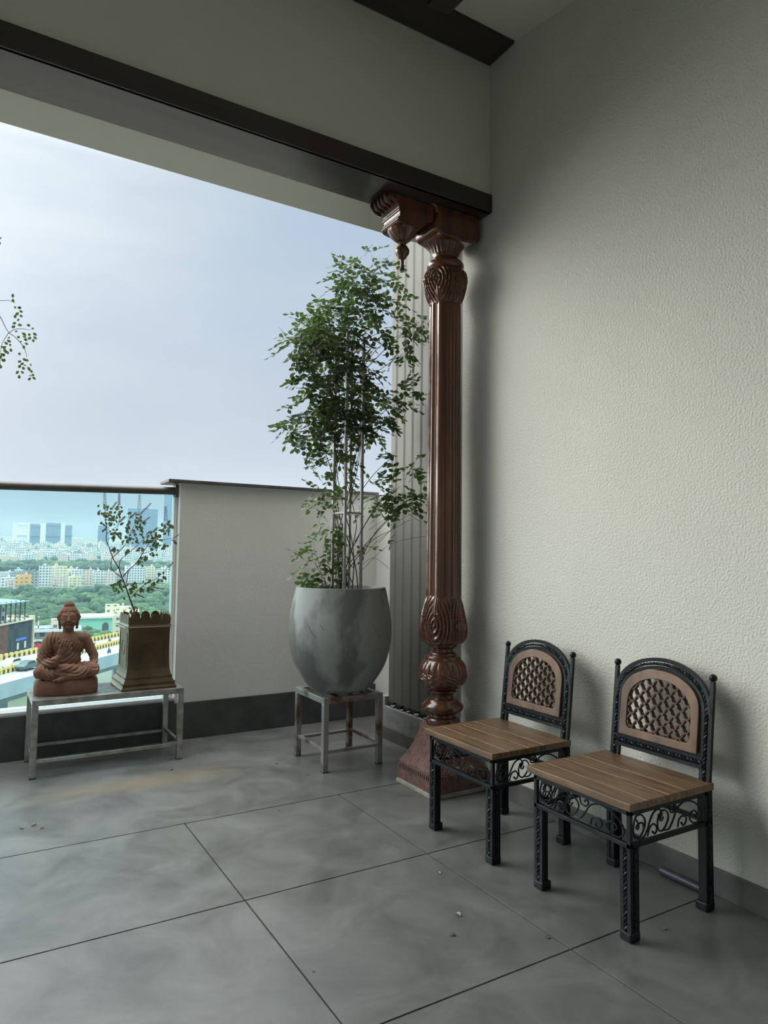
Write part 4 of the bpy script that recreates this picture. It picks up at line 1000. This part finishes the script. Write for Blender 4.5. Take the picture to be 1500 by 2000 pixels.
BW = {'white': win_mat('white block', (.74, .74, .73), (.13, .15, .17), ms=.8), 'cream': win_mat('cream block', (.80, .72, .52), (.25, .22, .2)),
      'pink': win_mat('pinkish block', (.78, .62, .55), (.25, .2, .2)), 'grey': win_mat('grey block', (.34, .36, .38), (.12, .14, .17), ms=.8),
      'orange': win_mat('orange block', (.85, .50, .16), (.25, .14, .08), bw=5.5, rh=4.2, ms=1.5), 'office': win_mat('office block', (.92, .93, .90), (.25, .30, .36), bw=5, rh=4, ms=1.5),
      'glassb': win_mat('blue glass tower', (.22, .32, .45), (.08, .14, .24), bw=3, rh=3.4, ms=.55), 'mint': win_mat('mint block', (.36, .70, .58), (.2, .3, .3), bw=6, rh=5, ms=1.9),
      'slate': win_mat('slate block', (.22, .27, .33), (.12, .15, .2)), 'darkglass': win_mat('dark glass facade', (.05, .06, .07), (.03, .04, .05), bw=1.6, rh=3.4, ms=.12, wn2=(.08, .10, .11)), 'brown': mat('red brown cladding', (.22, .09, .07), .6, noise_s=.5, noise_amt=.4)}
def bmesh_building(w, d, h, seed, roofroom=True):
    R = random.Random(seed); g = G(); g.box(-w/2, w/2, -d/2, d/2, 0, h)
    if R.random() < .6: g.box(-w/2-.8, -w/2+w*R.uniform(.25, .5), -d/2-1.2, -d/2+.5, 3.2, h-.4)
    t = .35
    for a in ((-w/2, w/2, -d/2, -d/2+t), (-w/2, w/2, d/2-t, d/2), (-w/2, -w/2+t, -d/2, d/2), (w/2-t, w/2, -d/2, d/2)): g.box(a[0], a[1], a[2], a[3], h, h+1.0)
    x = R.uniform(-w*.3, w*.2); g.box(x, x+w*.22, -d*.2, d*.15, h, h+3)
    g.box(x+w*.05, x+w*.15, -d*.1, d*.05, h+3, h+4.5)
    return g
def building(px, D, w, d, h, key, label, group=None, rot=0, zb=None, name='building', cat='building', ry=None):
    q = atD(px, 1100, D); z0 = gz(D) if zb is None else zb
    g = bmesh_building(w, d, h+3, int(px*7+D)); o = g.build(name, BW[key], loc=(q.x, q.y, z0-3), rotz=rot-math.atan2(q.x, q.y))
    return tag(o, label, cat, group)
def bpx(x0, x1, yt, yb, D, key, label, rot=0, depth=None, **k):
    a = atD(x0, yb, D); b = atD(x1, yb, D); t = atD((x0+x1)/2, yt, D); z0 = atD((x0+x1)/2, yb, D).z
    w = (b-a).length; return building((x0+x1)/2, D, w, depth or w*.7, t.z-z0, key, label, rot=rot, zb=z0, **k)
random.seed(31)
# hazy hillside town
lab = {'white': 'small white block in the hazy hillside town seen through the glass', 'cream': 'small cream block in the hazy hillside town seen through the glass', 'pink': 'small pinkish block in the hazy hillside town seen through the glass', 'grey': 'small grey block in the hazy hillside town seen through the glass'}
proto = {}
for key in ('white', 'cream', 'pink', 'grey'):
    for k in range(3):
        g = bmesh_building(random.uniform(13, 24), random.uniform(10, 16), random.uniform(9, 17), random.random()); o = g.build('apartment_block', BW[key]); C.objects.unlink(o); proto[key, k] = o
for k in range(190):
    key = random.choices(('white', 'cream', 'pink', 'grey'), (7, 1, 1.4, 1.2))[0]; D = 1330+560*random.random()**1.1; px = random.uniform(-25, 350)
    q = atD(px, 1100, D); o = proto[key, random.randrange(3)].copy(); C.objects.link(o); o.location = (q.x, q.y, gz(D)-2); o.rotation_euler.z = -math.atan2(q.x, q.y)+random.uniform(-.5, .5)
    s_ = random.uniform(.8, 1.25); o.scale = (s_, s_, random.uniform(.8, 1.35)); tag(o, lab[key], 'building', key+' blocks of the hazy hillside town')
# office complex and towers
cx = [(24, 33, 1022, 1050, 'white'), (33, 52, 1021, 1056, 'office'), (52, 57, 1020, 1056, 'white'), (58, 78, 1024, 1057, 'glassb'), (78, 88, 1022, 1058, 'white'), (89, 118, 1022, 1058, 'glassb'), (118, 126, 1022, 1057, 'white'), (126, 140, 1026, 1055, 'glassb')]
off = thing('office_complex', 'long pale office complex with blue glass bays on the hazy skyline', 'building', (*atD(80, 1058, 2100).xy, 20))
for x0, x1, yt, yb, key in cx:
    a = atD(x0, yb, 2100); b = atD(x1, yb, 2100); t = atD((x0+x1)/2, yt, 2100); w = (b-a).length; dd = 40 if key == 'white' else 34
    g = G(); g.box(-w/2, w/2, -dd/2, dd/2, a.z-10, t.z); 
    if key != 'white': g.box(-w/2-2, w/2+2, -dd/2-3, -dd/2+1, a.z+ (t.z-a.z)*.30, a.z+(t.z-a.z)*.34); g.box(-w/2, w/2, -dd/2-1.5, -dd/2+1, t.z-7, t.z-4)
    m_ = (a+b)/2; o = g.build('wing', BW['office'] if key == 'white' else BW[key], off); o.location = Vector((m_.x, m_.y, 0))-off.location; o.rotation_euler.z = -math.atan2(m_.x, m_.y)
bpx(189, 211, 1028, 1075, 1750, 'glassb', 'pale blue office block left of the tall tower behind the basil', depth=30)
bpx(247, 305, 996, 1095, 1650, 'glassb', 'wide hazy blue glass tower behind the basil plant', depth=45)
bpx(317, 345, 960, 1090, 1800, 'glassb', 'tall slender blue tower at the white edge of the glass', depth=30)
# crane jib near the tower
# nearer row of houses
near = [(33, 63, 1124, 1150, 850, 'orange', 'bright orange house among the nearer rooftops'), (78, 101, 1106, 1140, 900, 'white', 'tall plain white house right of the orange one'), (101, 130, 1107, 1128, 925, 'cream', 'tan coloured house beside the tall white one'),
        (104, 126, 1128, 1142, 890, 'pink', 'low pink house beneath the tan coloured one'), (136, 160, 1127, 1143, 900, 'cream', 'plain cream walled house above the tree belt'), (48, 62, 1115, 1127, 880, 'slate', 'slate grey roof block behind the orange house'),
        (0, 14, 1131, 1146, 850, 'white', 'white house at the left edge above the trees'), (16, 32, 1134, 1150, 840, 'pink', 'pinkish low house left of the orange one'), (63, 77, 1118, 1141, 880, 'grey', 'grey house squeezed between the orange and white ones'),
        (165, 184, 1114, 1138, 910, 'pink', 'rosy house left of the basil stem'), (184, 205, 1116, 1140, 900, 'white', 'whitish house just left of the basil leaves'), (206, 226, 1118, 1140, 890, 'pink', 'pink house behind the yellowish basil leaves'),
        (246, 282, 1106, 1132, 950, 'white', 'broad white apartments behind the basil branches'), (284, 303, 1108, 1130, 960, 'cream', 'cream apartments right of the broad white ones'), (306, 330, 1112, 1134, 950, 'white', 'white apartments beside the white edge strip'),
        (141, 163, 1113, 1128, 960, 'white', 'small white rooftops behind the cream walled house'), (228, 246, 1120, 1140, 920, 'grey', 'grey house behind the basil fork'), (-30, -2, 1120, 1146, 880, 'cream', 'cream house cut by the left picture edge')]
for x0, x1, yt, yb, D, key, l_ in near: bpx(x0, x1, yt, yb, D, key, l_, rot=random.uniform(-.25, .25), name='house', cat='house')
for k in range(26):
    px = random.uniform(-10, 340); D = random.uniform(930, 1080); key = random.choice(('white', 'white', 'pink', 'cream', 'grey')); q = atD(px, 1100, D); o = proto[key, k % 3].copy(); C.objects.link(o)
    o.location = (q.x, q.y, gz(D)-3); o.rotation_euler.z = random.uniform(0, 1.5); o.scale = (.9, .9, random.uniform(.7, 1.0)); tag(o, key+' roofed block in the nearer row beyond the tree belt', 'building', key+' blocks beyond the tree belt')
# trees
M['tree1'] = mat('tree canopy', (.055, .105, .042), .85, noise_s=.35, col2=(.022, .050, .020), bump=1.0, bump_s=1.2)
M['tree2'] = mat('light tree canopy', (.095, .165, .055), .85, noise_s=.35, col2=(.045, .085, .03), bump=1.0, bump_s=1.2)
def tree_mesh(seed, r):
    R = random.Random(seed); g = G()
    g.tube([(0, 0, -9), (0, 0, -2)], .5, 6)
    for k in range(20):
        a = R.uniform(0, 2*PI); q = math.sqrt(R.random())*r*.72; rr = r*R.uniform(.24, .40); z = (1-(q/r)**2)*r*.42+R.uniform(-1.2, .8)
        g.ball((q*math.cos(a), q*math.sin(a), z), rr, 7, (1, 1, .85))
    vs = []
    for v in g.v: p = Vector(v); vs.append(tuple(p+p.normalized()*noise.noise(p*.55+Vector((seed, 0, 0)))*1.3+p.normalized()*noise.noise(p*1.7)*.5))
    g.v = vs; return g
tp = []
for k in range(6): o = tree_mesh(k*3+1, 8.5).build('tree', M['tree1'] if k % 3 else M['tree2'], smooth=True, angle=80); C.objects.unlink(o); tp.append(o)
def tree(px, D, s_, label, group, z=None, k=None):
    o = tp[random.randrange(6) if k is None else k].copy(); C.objects.link(o); q = atD(px, 1200, D); o.location = (q.x, q.y, (gz(D)+1.5) if z is None else z); o.rotation_euler.z = random.uniform(0, 6); o.scale = (s_, s_, s_*random.uniform(.85, 1.15)); tag(o, label, 'tree', group)
random.seed(77)
for i in range(12):
    D = 430+370*(i/11)
    n = 11
    for j in range(n): tree(-40+400*(j+random.uniform(.1, .9))/n, D+random.uniform(-18, 18), random.uniform(.85, 1.35)*(.85+.4*i/11), 'rounded green tree in the wide tree belt below the houses', 'trees of the wide belt below the houses')
for i in range(3):
    for j in range(20): tree(-20+370*(j+random.random())/20, 1160+55*i, random.uniform(1.0, 1.5), 'hazy dark tree in the strip between the houses and the hillside town', 'trees of the hazy strip before the hillside town')
for k in range(40): tree(random.uniform(-20, 345), random.uniform(1380, 2050), random.uniform(.8, 1.3), 'hazy tree scattered among the hillside town', 'trees among the hillside town')
for px, D, z, l_ in ((197, 172, -34, 'light green tree top below the flyover, right of the statue'), (222, 178, -37, 'darker tree top tucked behind the planter, below the flyover')): tree(px, D, .62, l_, None, z, 0)
for px, D, l_ in ((186, 360, 'round tree in front of the mint green building'), (205, 352, 'small tree right of the round one by the mint green building'), (168, 372, 'tree half hidden by the statue shoulder'), (99, 330, 'tree at the foot of the white terraced building')): tree(px, D, .7, l_, None, -40)
# flyover
def lin(p, q, n=2): return [(p[0]+(q[0]-p[0])*t, p[1]+(q[1]-p[1])*t) for t in [-.35, 1.75]]
ZD = -27
farL = [atZ(x, y, ZD) for x, y in lin((0, 1290), (230, 1243))]; medL = [atZ(x, y, ZD) for x, y in lin((0, 1318), (228, 1259))]; nearL = [atZ(x, y, ZD) for x, y in lin((0, 1345), (229, 1282))]
fo = thing('flyover', 'curving grey city flyover with black and yellow striped barriers', 'bridge', (*((farL[0]+nearL[1])/2).xy, ZD-2)); fl_o = fo.location.copy()
M['asphalt'] = mat('pale asphalt', (.42, .43, .44), .8, noise_s=.2, noise_amt=.15)  # pale grey road surface with slight random mottling
M['conc2'] = mat('pale painted concrete', (.45, .55, .60), .7, noise_s=.3, noise_amt=.15)
g = G(); pts = farL+nearL[::-1]
g.add([p for p in pts]+[p-Vector((0, 0, 1.6)) for p in pts], [(0, 1, 2, 3), (7, 6, 5, 4)]+[(i, (i+1) % 4, 4+(i+1) % 4, 4+i) for i in range(4)])
shift(g, fl_o).build('deck', M['asphalt'], fo)
g = G(); d_ = (nearL[1]-nearL[0]).normalized(); nn_ = Vector((d_.y, -d_.x, 0))
if nn_.y > 0: nn_ = -nn_
g.bar(nearL[0]+Vector((0, 0, -.6)), nearL[1]+Vector((0, 0, -.6)), .5, 3.2); g.bar(nearL[0]-nn_*7+Vector((0, 0, -2.8)), nearL[1]-nn_*7+Vector((0, 0, -2.8)), 9, 2.4)
shift(g, fl_o).build('side_girder', M['conc2'], fo)
for k in range(5):
    t = .1+.2*k; p = nearL[0].lerp(nearL[1], t).lerp(farL[0].lerp(farL[1], t), .5); g = G(); g.box(p.x-1.6, p.x+1.6, p.y-1.6, p.y+1.6, -48, ZD-1.6); shift(g, fl_o).build('pier', M['conc2'], fo)
M['yellow'] = mat('yellow barrier paint', (.80, .58, .16), .6); M['blackp'] = mat('black barrier paint', (.06, .06, .055), .6)
for L_, sp in ((farL, 1.9), (medL, 1.6)):
    g = G(); n = int((L_[1]-L_[0]).length/sp); dd = (L_[1]-L_[0])/n
    for i in range(n):
        a = L_[0]+dd*i; g.bar(a+Vector((0, 0, .75)), a+dd*.5+Vector((0, 0, .75)), .45, 1.5, mi=0); g.bar(a+dd*.5+Vector((0, 0, .45)), a+dd+Vector((0, 0, .45)), .4, .9, mi=1)
    shift(g, fl_o).build('striped_barrier', [M['yellow'], M['blackp']], fo)
g = G()
for f_ in (.25, .5, .75):
    A = medL[0].lerp(nearL[0], f_); B = medL[1].lerp(nearL[1], f_); n = int((B-A).length/9)
    for i in range(n): g.bar(A.lerp(B, i/n)+Vector((0, 0, .03)), A.lerp(B, (i+.4)/n)+Vector((0, 0, .03)), .25, .04)
shift(g, fl_o).build('lane_marking', M['white'], fo)
ang = math.atan2(d_.y, d_.x)
def car(px, py, col, label, s_=1.0, name='car', cat='car'):
    p = atZ(px, py, ZD+.02); t = thing(name, label, cat, p, ang); t.scale = (s_, s_, s_)
    g = G(); prof = [(-2.2, .35), (-2.25, .8), (-2.0, 1.05), (-1.5, 1.1), (-1.0, 1.6), (.6, 1.65), (1.2, 1.12), (2.0, 1.0), (2.25, .75), (2.2, .35)]; g.prism(prof, 'y', -.88, .88); g.build('body', mat('car paint', col, .3, coat=.5), t, bevel=.08)
    g = G(); g.prism([(-1.35, 1.14), (-.95, 1.55), (.55, 1.6), (1.05, 1.16)], 'y', -.895, .895); g.build('window', M['blackp'], t)
    for x in (-1.4, 1.4):
        for y in (-.82, .82): g = G(); g.tube([(x, y-.1, .33), (x, y+.1, .33)], .33, 14); g.build('wheel', M['blackp'], t)
car(54, 1308, (.05, .10, .10), 'dark green car on the near lanes of the flyover', 1.35)
car(25, 1303, (.7, .72, .75), 'white car on the far lanes of the flyover', 1.35)
def scooter(px, py, label):
    p = atZ(px, py, ZD+.02); t = thing('motor_scooter', label, 'scooter', p, ang)
    for x in (-.6, .6): g = G(); g.tube([(x, -.07, .28), (x, .07, .28)], .28, 12); g.build('wheel', M['blackp'], t)
    g = G(); g.prism([(-.8, .45), (-.7, .85), (-.1, .8), (.1, .45), (.45, .5), (.65, 1.05), (.72, 1.0), (.6, .35), (-.2, .3)], 'y', -.15, .15); g.build('body', M['blackp'], t, bevel=.03)
    g = G(); cone(g, [(-.25, 0, .85, .19), (-.2, 0, 1.25, .21), (-.12, 0, 1.42, .1)]); g.ball((-.08, 0, 1.58), .15, 8)
    for s_ in (-1, 1): cone(g, [(-.18, .2*s_, 1.32, .07), (.1, .24*s_, 1.1, .06), (.5, .2*s_, 1.05, .05)], 7); cone(g, [(-.2, .12*s_, .85, .1), (.25, .14*s_, .8, .08), (.3, .14*s_, .38, .06)], 7)
    r = g.build('rider', M['slatecloth'] , None, smooth=True); tag(r, 'rider on the '+label.replace('tiny ', ''), 'person'); r.name = 'person'; r.location = p; r.rotation_euler.z = ang
M['slatecloth'] = mat('dark clothes', (.10, .11, .13), .8)
scooter(185, 1266, 'tiny scooter beside the statue shoulder on the far lanes'); scooter(214, 1256, 'tiny scooter by the planter on the far lanes'); scooter(213, 1276, 'tiny scooter by the planter on the near lanes')
# corner building with the dark glass front and the roof shed
D = 300; fa = atD(-110, 1290, D-45); fb = atD(60, 1290, D+6); dv = (fb-fa); dv.z = 0; Lf = dv.length; dn = dv.normalized(); an = math.atan2(dn.y, dn.x)
sh = thing('showroom_building', 'corner building with dark glass and red brown front, sheet roof shed on top', 'building', (fa.x, fa.y, -48), an)
zt = atD(58, 1210, D+6).z+48; zb_ = 0
def fx(px):  # distance along the facade for a pixel column
    d = ray(px, 1250); t = (fa.x*dn.y-fa.y*dn.x)/(d.x*dn.y-d.y*dn.x); return (Vector((d.x*t, d.y*t))-fa.xy).dot(dn.xy)
xs = fx(16)
g = G(); g.box(xs, Lf, 0, 22, 0, zt); g.build('glass_front', BW['darkglass'], sh)
g = G(); g.box(0, xs, 0, 22, 0, zt); g.build('red_front', BW['brown'], sh)
g = G(); g.box(-.2, Lf+.4, -.5, 22.3, zt, zt+.5); g.box(Lf, Lf+.9, -.6, 22.3, zt-12, zt+1.6); g.build('parapet', BW['cream'], sh)
g = G(); g.box(fx(2), fx(59), -.5, .1, 11.0, 11.5); g.box(-.1, Lf+.1, -.4, .1, 5, 11.0, 1); g.build('sign_band', [M['white'], M['blackp']], sh)
hs2 = Lf
g = G(); x0, x1 = 0, fx(47)
g.add([(x0, -1, zt+8), (x1+1.5, -1, zt+7.4), (x1+1.5, 15, zt+8.4), (x0, 15, zt+9.4), (x0, -1, zt+8.25), (x1+1.5, -1, zt+7.65), (x1+1.5, 15, zt+8.65), (x0, 15, zt+9.65)], [(0, 1, 2, 3), (4, 5, 6, 7), (0, 1, 5, 4), (1, 2, 6, 5), (2, 3, 7, 6), (3, 0, 4, 7)])
g.build('shed_roof', mat('blue grey sheet roof', (.25, .38, .45), .5), sh)
for k in range(7):
    xx = x1-(x1-fx(0))*k/5; 
    for yy in (0, 13):
        if xx < 0: continue
        g = G(); g.box(xx-.18, xx+.18, yy, yy+.36, zt, zt+8.2); g.build('shed_post', M['slatecloth'], sh)
g = G(); g.box(0, x1, -.1, .1, zt+1.2, zt+1.5); g.box(fx(5), fx(40), 6, 12, zt, zt+5.2); g.build('roof_room', BW['white'], sh)
# lettering band: unreadable red sign; white paint stands for small lit panels
M['redsign'] = mat('red sign', (.75, .06, .06), .5); M['bluesign'] = mat('blue sign', (.15, .30, .85), .5)
g = G(); R = random.Random(8); x = fx(6)
while x < fx(28):
    w = R.uniform(.25, .6); g.box(x, x+w, -.55, -.42, 8.9, 8.9+R.uniform(.8, 1.3)); x += w+.14
g.box(fx(6), fx(28), -.5, -.42, 7.6, 8.1); g.build('red_sign', M['redsign'], sh)
g = G(); x = fx(31)
while x < fx(51):
    w = R.uniform(.3, .8); g.box(x, x+w, -.12, -.02, 15.6, 16.5); x += w+.18
g.build('blue_sign', M['bluesign'], sh)
for a, b in ((35, 1263), (49, 1261)): g = G(); g.box(fx(a)-.7, fx(a)+.7, -.1, -.02, 12.4, 14.9); g.build('painted_lit_panel', M['white'], sh)
# white terraced building and the mint green one
wt = thing('terraced_building', 'white open-floored building between the corner building and the statue', 'building', (*atD(88, 1250, 330).xy, -48), -.1)
for k in range(5):
    g = G(); g.box(-9, 14, -6, 10, 3.9*k, 3.9*k+.9); g.build('floor_slab', BW['white'], wt)
g = G(); g.box(-8, 13, -4, 9.5, 0, 17); g.build('core', BW['grey'], wt)
g = G(); g.box(-9.2, -6, -6.2, -3, 0, 18); g.box(2, 6, -2, 3, 17, 20.5); g.box(-3, -2.5, -2, -1.5, 17, 22); g.build('stair_tower', BW['pink'], wt)
g = G(); g.box(-4.6, -1.5, -6.5, -6.1, 9, 11); g.build('red_panel', M['redsign'], wt)
mb = thing('mint_building', 'mint green building with arched dark windows and a white roof edge', 'building', (*atD(192, 1255, 400).xy, -48), -.14)
g = G(); g.box(-16, 14, 0, 18, 0, 14.2); g.build('walls', mat('mint paint', (.30, .66, .52), .7), mb)
g = G(); g.box(-20, 15, -1, 19, 14.2, 15.2); g.build('roof_edge', M['white'], mb)
for x in (3.2, 10.6): g = G(); g.prism([(x-1.6, 5), (x+1.6, 5), (x+1.6, 10)]+[(x+1.6*math.cos(PI*i/8), 10+1.9*math.sin(PI*i/8)) for i in range(1, 8)]+[(x-1.6, 10)], 'y', -.25, .2); g.build('arched_window', M['slatecloth'], mb)
g = G(); g.box(3, 10, 4, 10, 15.2, 21); g.box(9, 16, 2, 8, 14, 20); g.build('roof_room', BW['cream'], mb)
bpx(228, 275, 1196, 1262, 370, 'cream', 'cream building behind the left side of the planter', depth=20)
bpx(120, 150, 1225, 1262, 420, 'white', 'white building hidden mostly by the statue head', depth=14)
# haze over the town
g = G(); g.box(-1400, 2600, 110, 4200, -70, 150); hz = g.build('haze', None, fixn=True); hz.data.materials.clear()
hm = bpy.data.materials.new('air haze'); hm.use_nodes = True; n = hm.node_tree.nodes; l = hm.node_tree.links; n.remove(n['Principled BSDF'])
vsn = n.new('ShaderNodeVolumeScatter'); vsn.inputs['Color'].default_value = (.46, .62, .74, 1); vsn.inputs['Density'].default_value = HAZE; l.new(vsn.outputs[0], n['Material Output'].inputs['Volume'])
hz.data.materials.append(hm); tag(hz, 'pale bluish haze lying over the far town', 'haze', kind='stuff')
